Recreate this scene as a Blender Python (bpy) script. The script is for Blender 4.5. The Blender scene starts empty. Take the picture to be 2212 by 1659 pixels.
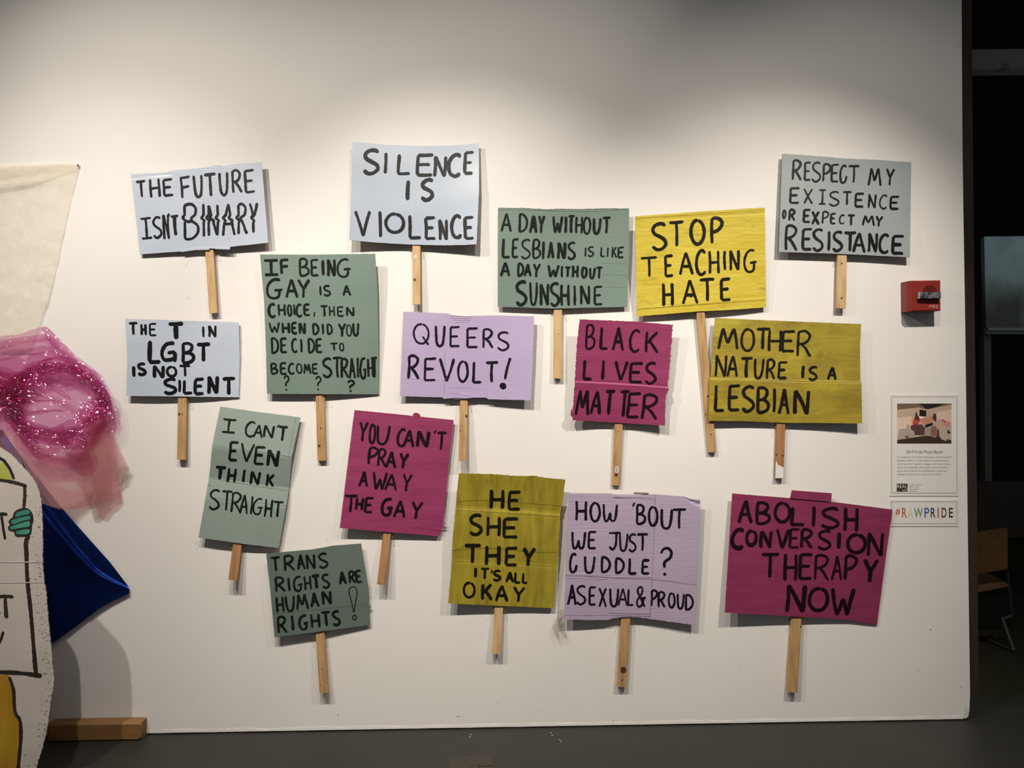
import bpy, bmesh, math, random
from mathutils import Vector, noise
R = random.Random(7)
SC = bpy.context.scene
COL = SC.collection
# ------------------------------------------------------------------ camera
CX, CY, F = 1106.0, 829.5, 1662.0
H, D = 1.45, 3.416
PSI, PIT = math.radians(2.35), 0.0195
CAM = Vector((0, -D, H))
FWD = Vector((math.sin(PSI)*math.cos(PIT), math.cos(PSI)*math.cos(PIT), math.sin(PIT)))
RGT = Vector((math.cos(PSI), -math.sin(PSI), 0))
UP = RGT.cross(FWD)
cd = bpy.data.cameras.new('camera'); cam = bpy.data.objects.new('camera', cd); COL.objects.link(cam)
cam.location = CAM; cam.rotation_euler = (math.pi/2+PIT, 0, -PSI)
cd.sensor_width = 36.0; cd.lens = 36.0*F/2212.0; cd.clip_start = 0.05
SC.camera = cam
# ------------------------------------------------------------------ world, lamps, exposure
w = bpy.data.worlds.new('dim_room'); SC.world = w; w.use_nodes = True
w.node_tree.nodes['Background'].inputs[0].default_value = (0.95, 0.97, 1.0, 1)
w.node_tree.nodes['Background'].inputs[1].default_value = 0.082
def spot(x, y, z, tx, tz, energy, ang, blend, col=(1.0, .905, .79), ty=0.0, r=0.016):
    l = bpy.data.lights.new('track_spot', 'SPOT'); o = bpy.data.objects.new('track_spot', l); COL.objects.link(o)
    l.energy = energy; l.spot_size = math.radians(ang); l.spot_blend = blend; l.color = col; l.shadow_soft_size = r
    o.location = (x, y, z); v = Vector((tx, ty, tz)) - o.location
    o.rotation_euler = v.to_track_quat('-Z', 'Y').to_euler()
pl0 = bpy.data.lights.new('added_room_fill', 'POINT'); po0 = bpy.data.objects.new('added_room_fill', pl0); COL.objects.link(po0)  # unseen fill light, added to lift the board and beam beyond the wall
po0.location = (4.6, 1.2, 3.0); pl0.energy = 9; pl0.color = (.86, .96, 1.0); pl0.shadow_soft_size = .12
LY, LZ = -1.9, 3.8
spot(-2.16, LY, LZ, -0.81, 1.21, 227, 92.3, 1.0)
spot(-1.42, LY, LZ, -1.75, 0.67, 191, 69.3, 1.0)
spot(-0.60, LY, LZ, 0.13, 1.03, 318, 62.0, 1.0)
spot(0.30, LY, LZ, 0.11, 2.01, 55, 85.3, 1.0)
spot(0.98, LY, LZ, 1.90, 2.00, 58, 66.8, 1.0)
spot(1.81, LY, LZ, 1.24, 0.93, 310, 63.4, 1.0)
SC.view_settings.view_transform = 'Standard'; SC.view_settings.look = 'None'
SC.view_settings.gamma = 1.0; SC.view_settings.use_curve_mapping = False
SC.view_settings.exposure = 0.0
SC.cycles.transparent_max_bounces = 40
SC.cycles.max_bounces = 8
# ------------------------------------------------------------------ pixel <-> world
def ray(px, py): return FWD + RGT*((px-CX)/F) - UP*((py-CY)/F)
def P(px, py, d=0.0):
    r = ray(px, py); return CAM + r*((D-d)/r.y)
def PF(px, py, z=0.0):
    r = ray(px, py); return CAM + r*((z-H)/r.z)
def lin(c):
    return tuple(((v/255)/12.92 if v/255 <= .04045 else (((v/255)+.055)/1.055)**2.4) for v in c)
# ------------------------------------------------------------------ materials
MATS = {}
def mat(name, col, rough=.6, spec=.5, metal=0.0, col2=None, nscale=6.0, ndetail=4.0, stretch=(1, 1, 1), lo=.35, hi=.65,
        bump=0.0, bscale=60.0, bstretch=(1, 1, 1), coat=0.0):
    if name in MATS: return MATS[name]
    m = bpy.data.materials.new(name); m.use_nodes = True; nt = m.node_tree; b = nt.nodes['Principled BSDF']
    b.inputs['Roughness'].default_value = rough; b.inputs['Specular IOR Level'].default_value = spec
    b.inputs['Metallic'].default_value = metal; b.inputs['Coat Weight'].default_value = coat
    b.inputs['Base Color'].default_value = (*col, 1)
    tc = nt.nodes.new('ShaderNodeTexCoord')
    if col2 is not None:
        mp = nt.nodes.new('ShaderNodeMapping'); mp.inputs['Scale'].default_value = stretch
        nz = nt.nodes.new('ShaderNodeTexNoise'); nz.inputs['Scale'].default_value = nscale; nz.inputs['Detail'].default_value = ndetail
        cr = nt.nodes.new('ShaderNodeValToRGB'); cr.color_ramp.elements[0].position = lo; cr.color_ramp.elements[1].position = hi
        cr.color_ramp.elements[0].color = (*col, 1); cr.color_ramp.elements[1].color = (*col2, 1)
        nt.links.new(tc.outputs['Object'], mp.inputs[0]); nt.links.new(mp.outputs[0], nz.inputs['Vector'])
        nt.links.new(nz.outputs['Fac'], cr.inputs[0]); nt.links.new(cr.outputs[0], b.inputs['Base Color'])
    if bump:
        mp = nt.nodes.new('ShaderNodeMapping'); mp.inputs['Scale'].default_value = bstretch
        nz = nt.nodes.new('ShaderNodeTexNoise'); nz.inputs['Scale'].default_value = bscale; nz.inputs['Detail'].default_value = 3
        bp = nt.nodes.new('ShaderNodeBump'); bp.inputs['Strength'].default_value = bump; bp.inputs['Distance'].default_value = .004
        nt.links.new(tc.outputs['Object'], mp.inputs[0]); nt.links.new(mp.outputs[0], nz.inputs['Vector'])
        nt.links.new(nz.outputs['Fac'], bp.inputs['Height']); nt.links.new(bp.outputs[0], b.inputs['Normal'])
    MATS[name] = m; return m
def film(name, tint, alpha_col, rough, gloss, opacity=0.0, body=None, bump=.5, bscale=35, lo=.4, hi=.6):
    """thin plastic or net: tinted see-through mixed with a little gloss and some body colour"""
    m = bpy.data.materials.new(name); m.use_nodes = True; nt = m.node_tree; nt.nodes.clear()
    out = nt.nodes.new('ShaderNodeOutputMaterial'); tr = nt.nodes.new('ShaderNodeBsdfTransparent'); tr.inputs[0].default_value = (*tint, 1)
    cur = tr.outputs[0]
    if opacity:
        df = nt.nodes.new('ShaderNodeBsdfDiffuse'); df.inputs[0].default_value = (*body, 1)
        tl = nt.nodes.new('ShaderNodeBsdfTranslucent'); tl.inputs[0].default_value = (*body, 1)
        md = nt.nodes.new('ShaderNodeMixShader'); md.inputs[0].default_value = .10
        nt.links.new(df.outputs[0], md.inputs[1]); nt.links.new(tl.outputs[0], md.inputs[2])
        mx = nt.nodes.new('ShaderNodeMixShader')
        tc0 = nt.nodes.new('ShaderNodeTexCoord'); nz0 = nt.nodes.new('ShaderNodeTexNoise'); nz0.inputs['Scale'].default_value = 9; nz0.inputs['Detail'].default_value = 5
        mr = nt.nodes.new('ShaderNodeMapRange'); mr.inputs[1].default_value = lo; mr.inputs[2].default_value = hi
        mr.inputs[3].default_value = opacity*.8; mr.inputs[4].default_value = min(1, opacity*1.15)
        nt.links.new(tc0.outputs['Object'], nz0.inputs['Vector']); nt.links.new(nz0.outputs['Fac'], mr.inputs[0]); nt.links.new(mr.outputs[0], mx.inputs[0])
        nt.links.new(cur, mx.inputs[1]); nt.links.new(md.outputs[0], mx.inputs[2]); cur = mx.outputs[0]
    if gloss:
        gl = nt.nodes.new('ShaderNodeBsdfGlossy'); gl.inputs['Roughness'].default_value = rough
        tc = nt.nodes.new('ShaderNodeTexCoord'); nz = nt.nodes.new('ShaderNodeTexNoise'); nz.inputs['Scale'].default_value = bscale; nz.inputs['Detail'].default_value = 4
        bp = nt.nodes.new('ShaderNodeBump'); bp.inputs['Strength'].default_value = bump; bp.inputs['Distance'].default_value = .004
        nt.links.new(tc.outputs['Object'], nz.inputs['Vector']); nt.links.new(nz.outputs['Fac'], bp.inputs['Height'])
        nt.links.new(bp.outputs[0], gl.inputs['Normal'])
        mx = nt.nodes.new('ShaderNodeMixShader'); mx.inputs[0].default_value = gloss
        nt.links.new(cur, mx.inputs[1]); nt.links.new(gl.outputs[0], mx.inputs[2]); cur = mx.outputs[0]
    nt.links.new(cur, out.inputs[0]); MATS[name] = m; return m
# ------------------------------------------------------------------ object helpers
def mesh_obj(name, verts, faces, m, parent=None, smooth=False, midx=None, origin=None):
    o0 = Vector(origin) if origin is not None else Vector((0, 0, 0))
    if parent is not None: o0 = ROOTLOC[parent.name]
    me = bpy.data.meshes.new(name)
    me.from_pydata([tuple(Vector(v)-o0) for v in verts], [], faces)
    for mm in (m if isinstance(m, (list, tuple)) else [m]): me.materials.append(mm)
    if midx: me.polygons.foreach_set('material_index', midx)
    if smooth: me.polygons.foreach_set('use_smooth', [True]*len(me.polygons))
    me.update()
    o = bpy.data.objects.new(name, me); COL.objects.link(o)
    if parent is not None:
        o.parent = parent; ROOTLOC[o.name] = o0
    else:
        o.location = o0; ROOTLOC[o.name] = o0
    return o
ROOTLOC = {}
def thing(name, label, cat, loc, group=None):
    o = bpy.data.objects.new(name, None); COL.objects.link(o); o.location = loc; o.empty_display_size = .05
    o['label'] = label; o['category'] = cat
    if group: o['group'] = group
    ROOTLOC[o.name] = Vector(loc); return o
def tag(o, label, cat, group=None):
    o['label'] = label; o['category'] = cat
    if group: o['group'] = group
    return o
def struct(o, label=None):
    o['kind'] = 'structure'
    if label: o['label'] = label
    return o
def box_vf(x0, x1, y0, y1, z0, z1):
    v = [(x0, y0, z0), (x1, y0, z0), (x1, y1, z0), (x0, y1, z0), (x0, y0, z1), (x1, y0, z1), (x1, y1, z1), (x0, y1, z1)]
    f = [(0, 3, 2, 1), (4, 5, 6, 7), (0, 1, 5, 4), (1, 2, 6, 5), (2, 3, 7, 6), (3, 0, 4, 7)]
    return v, f
class MB:
    def __init__(s): s.v = []; s.f = []; s.m = []
    def add(s, v, f, mi=0):
        n = len(s.v); s.v += [tuple(p) for p in v]; s.f += [tuple(i+n for i in q) for q in f]; s.m += [mi]*len(f)
    def box(s, *a, mi=0): s.add(*box_vf(*a), mi)
    def tube(s, pts, r, n=8, mi=0, rs=None):
        pts = [Vector(p) for p in pts]; v = []; f = []
        for i, p in enumerate(pts):
            t = (pts[min(i+1, len(pts)-1)]-pts[max(i-1, 0)]).normalized()
            a = t.cross(Vector((0, 0, 1)));
            if a.length < .05: a = t.cross(Vector((1, 0, 0)))
            a.normalize(); b = t.cross(a); rr = rs[i] if rs else r
            for k in range(n):
                q = 2*math.pi*k/n; v.append(p+a*math.cos(q)*rr+b*math.sin(q)*rr)
        for i in range(len(pts)-1):
            for k in range(n):
                f.append((i*n+k, i*n+(k+1) % n, (i+1)*n+(k+1) % n, (i+1)*n+k))
        f.append(tuple(range(n-1, -1, -1))); f.append(tuple((len(pts)-1)*n+k for k in range(n)))
        s.add(v, f, mi)
    def prism(s, poly, off, mi=0, side=None):
        """poly: list of Vectors (front), off: vector to the back"""
        n = len(poly); v = [Vector(p) for p in poly]+[Vector(p)+Vector(off) for p in poly]
        s.add(v, [tuple(range(n)), tuple(range(2*n-1, n-1, -1))], mi)
        s.add(v, [(i, i+n, (i+1) % n+n, (i+1) % n) for i in range(n)], mi if side is None else side)
    def obj(s, name, m, parent=None, smooth=False, origin=None, fix=True):
        o = mesh_obj(name, s.v, s.f, m, parent, smooth, s.m, origin)
        if fix:
            bm = bmesh.new(); bm.from_mesh(o.data); bmesh.ops.recalc_face_normals(bm, faces=bm.faces); bm.to_mesh(o.data); bm.free()
        return o
def crom(pts, step):
    """Catmull-Rom through 2D points, resampled"""
    if len(pts) < 3:
        a, b = pts[0], pts[-1]; L = math.dist(a, b); n = max(4, int(L/step))
        return [(a[0]+(b[0]-a[0])*i/n, a[1]+(b[1]-a[1])*i/n) for i in range(n+1)]
    closed = math.dist(pts[0], pts[-1]) < 1e-6
    q = ([pts[-2]]+list(pts)+[pts[1]]) if closed else ([(2*pts[0][0]-pts[1][0], 2*pts[0][1]-pts[1][1])]+list(pts)+[(2*pts[-1][0]-pts[-2][0], 2*pts[-1][1]-pts[-2][1])])
    out = []
    for i in range(1, len(q)-2):
        p0, p1, p2, p3 = q[i-1:i+3]; n = max(2, int(math.dist(p1, p2)/step))
        for k in range(n):
            t = k/n; t2 = t*t; t3 = t2*t
            out.append(tuple(.5*((2*p1[j])+(-p0[j]+p2[j])*t+(2*p0[j]-5*p1[j]+4*p2[j]-p3[j])*t2+(-p0[j]+3*p1[j]-3*p2[j]+p3[j])*t3) for j in (0, 1)))
    out.append(tuple(q[-2])); return out
def ribbon(mb, pts, w, dfun, rag=.1, lift=.0009, mi=0, taper=1.0, R=R):
    """brush stroke: pts in picture units of the flat board, laid on the surface y=-dfun"""
    n = len(pts); cum = [0]
    for i in range(1, n): cum.append(cum[-1]+math.dist(pts[i-1], pts[i]))
    L = cum[-1]
    if L < .3: return
    ph = R.uniform(0, 50); closed = math.dist(pts[0], pts[-1]) < 1e-6; r = w/2
    vs = []; fs = []
    for i, p in enumerate(pts):
        a = pts[max(i-1, 0)]; b = pts[min(i+1, n-1)]
        if closed and i in (0, n-1): a = pts[-2]; b = pts[1]
        tx, ty = b[0]-a[0], b[1]-a[1]; l = math.hypot(tx, ty) or 1; nx, ny = -ty/l, tx/l
        s = cum[i]; e = min(s, L-s); k = 1.0
        if not closed and e < r: k = math.sqrt(max(0.16, 1-((r-e)/r)**2))
        k *= .93+.22*noise.noise((s*.05/max(w, 1)*6+ph, ph, 0))*taper
        j1 = 1+R.uniform(-rag, rag); j2 = 1+R.uniform(-rag, rag)
        x, y = p
        q1 = (x+nx*r*k*j1, y+ny*r*k*j1); q2 = (x-nx*r*k*j2, y-ny*r*k*j2)
        for q in (q1, p, q2): vs.append(P(q[0], q[1], dfun(*q)+lift))
    for i in range(n-1):
        fs.append((3*i, 3*i+1, 3*i+4, 3*i+3)); fs.append((3*i+1, 3*i+2, 3*i+5, 3*i+4))
    mb.add(vs, fs, mi)
def disc(mb, x, y, r, dfun, lift=.0009, mi=0, n=18, ry=None):
    ry = ry or r; vs = [P(x, y, dfun(x, y)+lift)]
    for k in range(n):
        q = 2*math.pi*k/n; rr = 1+R.uniform(-.06, .06); X = x+r*rr*math.cos(q); Y = y+ry*rr*math.sin(q)
        vs.append(P(X, Y, dfun(X, Y)+lift))
    mb.add(vs, [(0, 1+(k+1) % n, 1+k) for k in range(n)], mi)
# ------------------------------------------------------------------ single-stroke hand alphabet (u right, v down)
def el(a=0, n=13, cx=.5, cy=.5, rx=.5, ry=.5): return [(cx+rx*math.cos(a+2*math.pi*k/(n-1)), cy+ry*math.sin(a+2*math.pi*k/(n-1))) for k in range(n)]
S_, C_ = 's', 'c'
G = {
'A': [(S_, (0, 1), (.5, 0)), (S_, (.5, 0), (1, 1)), (S_, (.2, .63), (.82, .63))],
'B': [(S_, (.06, .02), (.06, .98)), (C_, (.0, .03), (.5, .0), (.82, .12), (.78, .33), (.5, .46), (.12, .5)), (C_, (.14, .5), (.6, .5), (.98, .64), (.93, .86), (.5, .99), (.02, 1))],
'C': [(C_, (1, .12), (.75, 0), (.4, .05), (.1, .28), (0, .57), (.12, .86), (.45, 1), (.8, .97), (.98, .85))],
'c': [(C_, (.9, .1), (.6, 0), (.25, .08), (.03, .35), (.02, .68), (.15, .96), (.45, 1), (.8, .9), (1, .6))],
'D': [(S_, (.1, .03), (.1, .98)), (C_, (0, .02), (.5, .03), (.88, .23), (1, .5), (.88, .78), (.5, .96), (0, 1))],
'E': [(S_, (.06, .02), (.04, 1)), (S_, (.04, .03), (1, 0)), (S_, (.06, .5), (.82, .48)), (S_, (.02, 1), (.98, .98))],
'F': [(S_, (.08, .02), (.12, 1)), (S_, (0, .04), (1, 0)), (S_, (.1, .5), (.92, .45))],
'G': [(C_, (.85, .04), (.6, 0), (.3, .08), (.06, .32), (0, .62), (.12, .9), (.42, 1), (.72, .9), (.8, .6)), (S_, (.45, .58), (1, .54))],
'g': [(C_, (.9, .02), (.6, .0), (.3, .1), (.06, .35), (.02, .65), (.2, .88), (.6, .88), (.85, .8)), (S_, (.4, .52), (.95, .46)), (S_, (.92, .46), (.9, 1))],
'H': [(S_, (.04, 0), (.04, 1)), (S_, (.96, 0), (.96, 1)), (S_, (.04, .52), (.96, .5))],
'I': [(S_, (.5, 0), (.5, 1))],
'i': [(S_, (0, .02), (1, 0)), (S_, (.5, .02), (.5, .98)), (S_, (.02, 1), (1, .98))],
'J': [(S_, (0, .03), (1, .0)), (C_, (.62, .02), (.6, .6), (.5, .9), (.28, 1), (.05, .84))],
'K': [(S_, (.04, 0), (.04, 1)), (S_, (.9, .0), (.1, .55)), (S_, (.25, .42), (1, 1))],
'L': [(S_, (.1, 0), (.06, 1)), (S_, (.02, 1), (1, .98))],
'M': [(S_, (0, 1), (.2, 0)), (S_, (.2, 0), (.48, .72)), (S_, (.48, .72), (.78, 0)), (S_, (.78, 0), (1, 1))],
'N': [(S_, (.04, 1), (.06, 0)), (S_, (.06, 0), (.9, 1)), (S_, (.9, 1), (.97, 0))],
'O': [(C_, *el(-1.4))],
'P': [(S_, (.08, .02), (.05, 1)), (C_, (.04, .05), (.5, 0), (.95, .12), (.97, .3), (.6, .5), (.1, .57))],
'Q': [(C_, *el(-1.4, ry=.48, cy=.47)), (S_, (.6, .6), (1, 1))],
'R': [(S_, (.08, .02), (.05, 1)), (C_, (.04, .05), (.5, 0), (.88, .12), (.86, .3), (.55, .47), (.12, .53)), (C_, (.25, .5), (.6, .68), (.85, .88), (1, 1))],
'S': [(C_, (.95, .08), (.68, 0), (.3, .05), (.08, .2), (.18, .38), (.5, .49), (.85, .62), (.96, .8), (.7, .96), (.35, 1), (.0, .87))],
'T': [(S_, (0, .03), (1, 0)), (S_, (.5, .02), (.5, 1))],
'U': [(C_, (0, 0), (.02, .5), (.12, .88), (.42, 1), (.76, .9), (.93, .5), (1, 0))],
'V': [(S_, (0, 0), (.5, 1)), (S_, (.5, 1), (1, 0))],
'W': [(S_, (0, 0), (.25, 1)), (S_, (.25, 1), (.52, .38)), (S_, (.52, .38), (.73, 1)), (S_, (.73, 1), (1, 0))],
'w': [(C_, (0, 0), (.02, .6), (.15, 1), (.35, .92), (.5, .5)), (C_, (.5, .5), (.55, .9), (.75, 1), (.9, .8), (1, 0))],
'X': [(S_, (0, 0), (1, 1)), (S_, (.95, 0), (.05, 1))],
'Y': [(S_, (0, 0), (.45, .5)), (S_, (1, 0), (.48, .52)), (S_, (.47, .45), (.42, 1))],
'&': [(C_, (.85, .98), (.5, .6), (.12, .25), (.2, .04), (.5, 0), (.62, .15), (.45, .38), (.1, .62), (.02, .82), (.2, .98), (.5, .92), (.68, .7), (.8, .52)), (S_, (.5, .55), (1, .52))],
'?': [(C_, (0, .2), (.25, .03), (.65, 0), (.97, .14), (.85, .34), (.5, .46), (.35, .55), (.36, .72)), ('d', (.38, .95))],
'!': [(S_, (.98, 0), (.45, .7)), ('D', (.25, .92))],
"'": [(S_, (1, 0), (0, 1))],
',': [(C_, (.9, 0), (.8, .5), (.1, 1))],
'.': [('d', (.5, .5))],
'|': [(S_, (0, 0), (1, 1))],
'~': [(C_, (.5, 0), (.02, .1), (0, .28), (.3, .62), (.58, 1), (.78, .65), (.98, .3), (.9, .08), (.5, 0))],
'o': [(C_, *el(0.3))],
}
def write(board, inkm_, text, w, k, s, ox, oy, sc, dfun, R):
    """text: 'C x0 x1 y0 y1[ flags]; ...' in sheet units; w brush; k baseline slope; s slant"""
    for ent in text.split(';'):
        t = ent.split()
        if not t: continue
        mb = MB(); ch = t[0]; x0, x1, y0, y1 = map(float, t[1:5]); ww = w; jag = False
        for fl in t[5:]:
            if fl == 'j': jag = True
            else: ww = float(fl)
        in_ = ww*.5
        if x1-x0 > ww*1.6: x0 += in_*.9; x1 -= in_*.9
        else:
            m_ = (x0+x1)/2; hw = min(3, (x1-x0)*.1); x0, x1 = m_-hw, m_+hw
        y0 += in_*.75; y1 -= in_*.75
        for st in G[ch]:
            def mp(u, v): return ((x0+u*(x1-x0)+s*(v-.5))/sc+ox, (y0+v*(y1-y0)+k*(u-.5)*(x1-x0))/sc+oy)
            if st[0] in 'dD':
                X, Y = mp(*st[1]); disc(mb, X, Y, (ww*.62 if st[0] == 'd' else ww*1.45)/sc, dfun); continue
            pts = [mp(*p) for p in st[1:]]
            j = min(2.2, (y1-y0)/sc*.018)
            if st[0] == 's' and len(pts) == 2:
                a, b = pts; dx, dy = b[0]-a[0], b[1]-a[1]; q = R.uniform(-.025, .025)
                pts = [a, ((a[0]+b[0])/2-dy*q, (a[1]+b[1])/2+dx*q), b]
            else:
                cl = st[1] == st[-1]
                if not cl: pts = [(p[0]+R.uniform(-j, j)*.5, p[1]+R.uniform(-j, j)*.5) for p in pts]
            pl = crom(pts, 1.6)
            if jag:
                yy0, yy1 = (y0/sc+oy), (y1/sc+oy); zc = 600/sc+oy
                pl = [(x-(5.0 if True else 0)*max(0, 1-abs(y-zc)/6.0)+(2.2*max(0, 1-abs(y-zc-6)/4)), y) for x, y in pl]
            ribbon(mb, pl, ww/sc*R.uniform(1.14, 1.32), dfun, R=R, rag=.09, lift=.0009+R.uniform(0, .0002))
        mb.obj('letter', inkm_, board, fix=False)
# ------------------------------------------------------------------ the setting
wall_m = mat('white_wall_paint', (.80, .785, .765), rough=.75, spec=.25, col2=(.825, .812, .79), nscale=1.7, bump=.10, bscale=180)
ed = [(2077, -40), (2079, 300), (2081, 455), (2085, 700), (2090, 1100), (2095.5, 1500), (2094, 1535), (2090, 1548), (2083, 1554.5)]
er = [P(x, y) for x, y in ed]
poly = [Vector((-4.2, 0, .008)), Vector((-4.2, 0, 4.25)), Vector((er[0].x, 0, 4.25))]+er
poly[-1].z = .008
mb = MB(); mb.prism(poly, (0, .18, 0)); wall = struct(mb.obj('wall_back', wall_m, origin=(0, 0, 0)), 'white painted gallery wall the placards hang on')
# rough lip of paint along the foot of the wall
mb = MB(); n = 240; x0, x1 = -2.02, er[-1].x-.005
for i in range(n+1):
    x = x0+(x1-x0)*i/n; a = .0012+.0009*noise.noise((x*9, 0, 0))+.0005*noise.noise((x*60, 3, 0)); h = .016+.004*noise.noise((x*5, 7, 0))
    mb.v += [(x, -.0005, h+.006), (x, -max(a, .0008), h), (x, -max(a, .0008)*1.3, .007), (x, -.0003, .0045)]
for i in range(n):
    for k in range(3): mb.f.append((4*i+k, 4*i+k+1, 4*i+k+5, 4*i+k+4)); mb.m.append(0)
struct(mb.obj('trim_1', wall_m, parent=None, origin=(0, 0, 0)), 'lip of paint along the foot of the white wall')
# scuffs and specks on the wall
mb = MB(); flat = lambda x, y: 0.0
for (x, y, l) in [(990, 1548, 9), (1075, 1517, 2), (1170, 1535, 2), (430, 1495, 1.5), (418, 1508, 1.5), (402, 573, 2), (405, 644, 2), (110, 634, 2), (1325, 1558, 3), (423, 1173, 2), (424, 1186, 2), (706, 1167, 2), (2076, 1485, 2.2), (1984, 1450, 2), (730, 1545, 3), (1600, 1440, 1.6), (2010, 1360, 3)]:
    if l > 3: ribbon(mb, crom([(x-l/2, y), (x+l/2, y-.8)], 1.5), 1.2, flat, lift=.0004)
    else: disc(mb, x, y, l*.5, flat, lift=.0004, n=7)
struct(mb.obj('trim_2', mat('scuff', (.28, .26, .24)), origin=(0, 0, 0)), 'small dark scuff marks and old nail holes on the wall')
# chip at the wall corner
mb = MB()
mb.prism([P(*q, .0015) for q in [(2083, 1523), (2089, 1527), (2094.5, 1532), (2092, 1547), (2086, 1553), (2081, 1549), (2083, 1537)]], (0, .0012, 0))
struct(mb.obj('trim_3', mat('chipped_plaster', (.70, .71, .68), rough=.9, bump=.6, bscale=90), origin=(0, 0, 0)), 'chipped plaster at the bottom corner of the wall')
mb = MB(); mb.box(-4.3, -4.2, -3.9, .18, 0, 4.25); struct(mb.obj('wall_side', wall_m, origin=(0, 0, 0)), 'white painted side wall far left of the placards')
floor_m = mat('grey_floor_paint', (0.0215, 0.0207, 0.0178), rough=.55, spec=.35, col2=(0.0259, 0.0244, 0.0200), nscale=2.3, bump=.08, bscale=90)
fy = PF(2130, 1503).y
mb = MB(); mb.box(-4.2, 9.5, -3.9, fy, -.1, 0.0); struct(mb.obj('floor', floor_m, origin=(0, 0, 0)), 'grey painted concrete floor')
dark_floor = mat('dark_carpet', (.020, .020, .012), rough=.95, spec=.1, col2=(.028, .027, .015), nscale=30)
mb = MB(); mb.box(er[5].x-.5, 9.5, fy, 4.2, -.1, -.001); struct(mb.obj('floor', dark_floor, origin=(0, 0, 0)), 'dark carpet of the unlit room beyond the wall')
# pale flakes on the floor
mb = MB()
for (x, y) in [(1017, 1587), (1015, 1592), (1190, 1583), (1193, 1589), (1209, 1598), (1212, 1602)]:
    p = PF(x, y); mb.box(p.x-.003, p.x+.003, p.y-.002, p.y+.003, .0002, .001)
struct(mb.obj('trim_4', mat('paint_flake', (.42, .42, .38)), origin=(0, 0, 0)), 'pale paint flecks on the grey floor near the wall')
# unlit room beyond
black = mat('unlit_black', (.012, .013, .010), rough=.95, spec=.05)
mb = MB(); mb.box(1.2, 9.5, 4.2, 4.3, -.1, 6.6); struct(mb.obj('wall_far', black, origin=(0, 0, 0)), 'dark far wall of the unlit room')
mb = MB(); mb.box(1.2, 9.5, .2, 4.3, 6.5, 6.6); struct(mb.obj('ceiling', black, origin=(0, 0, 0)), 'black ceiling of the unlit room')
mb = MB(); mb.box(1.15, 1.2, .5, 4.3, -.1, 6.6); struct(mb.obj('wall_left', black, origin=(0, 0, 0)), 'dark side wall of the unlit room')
# dark brown post just behind the wall end
d_ = -.30
a = P(2103, 300, d_); b = P(2112, 1300, d_)
mb = MB(); mb.prism([Vector((er[3].x-.12, .30, .0)), Vector((b.x+.002, .30, .0)), Vector((b.x+.002, .30, 2.3)), Vector((a.x, .30, 4.25)), Vector((er[3].x-.12, .30, 4.25))], (0, .10, 0))
struct(mb.obj('door_frame', mat('dark_brown_wood', (.055, .034, .024), rough=.7, col2=(.040, .024, .017), stretch=(8, 8, .6)), origin=(0, 0, 0)), 'dark brown upright frame beside the end of the white wall')
# grey beam high in the unlit room
dd = -2.0
def plate(name, px, d, th, m, parent=None, origin=None):
    mb = MB(); mb.prism([P(x, y, d) for x, y in px], (0, th, 0)); return mb.obj(name, m, parent, origin=origin)
q = [(2098, 107), (2330, 104), (2330, 147), (2098, 149)]
o = plate('ceiling_beam', q, dd, .12, mat('grey_beam', (.14, .14, .13), rough=.8, col2=(.02, .02, .018), nscale=2.6, lo=.56, hi=.68), origin=(0, 0, 0))
struct(o, 'grey beam crossing high in the dark opening')
# whiteboard-like board with a ledge
rl = P(2212, 615, dd)
t = thing('display_board', 'dim blue-grey board with a narrow ledge in the dark room beyond the wall', 'board', rl)
plate('panel', [(2126, 511), (2330, 509), (2330, 712), (2130, 713)], dd, .04, mat('blue_grey_board', (.38, .53, .54), rough=.55, col2=(.08, .09, .085), nscale=1.3, lo=.42, hi=.62), t)
mb = MB()
a = P(2125, 709, dd); b = P(2330, 706, dd)
mb.box(a.x, b.x, a.y-.05, a.y-.001, a.z-.02, a.z); mb.box(a.x, b.x, a.y-.03, a.y-.001, a.z-.045, a.z-.02)
mb.obj('ledge', mat('ledge_metal', (.26, .30, .31), rough=.45), t)
o = plate('trim_5', [(2126, 722), (2141, 722), (2143, 1040), (2128, 1040)], dd, .05, mat('dim_grey_post', (.09, .095, .09)), origin=(0, 0, 0)); struct(o, 'narrow dim grey upright below the blue-grey board')
o = plate('trim_6', [(2066, 1040), (2330, 1040), (2330, 1160), (2066, 1160)], dd-.02, .05, mat('dim_dark_panel', (.028, .026, .016)), origin=(0, 0, 0)); struct(o, 'very dark low panel below the board')
# ------------------------------------------------------------------ chair in the dark room
ply = mat('orange_plywood', (0.150, 0.072, 0.013), rough=.5, col2=(0.120, 0.054, 0.009), nscale=5, stretch=(1, 1, 6))
seatm = mat('brown_seat', (.20, .10, .04), rough=.5)
steel = mat('dark_steel', (.05, .05, .042), rough=.6, metal=.2)
cl = PF(2148, 1395)
t = thing('chair', 'orange-brown plywood chair standing in the dark beyond the wall', 'chair', (cl.x, cl.y, 0))
dc = -(cl.y)
def W(px, py, dy=0): return P(px, py, -(cl.y+dy))
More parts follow.
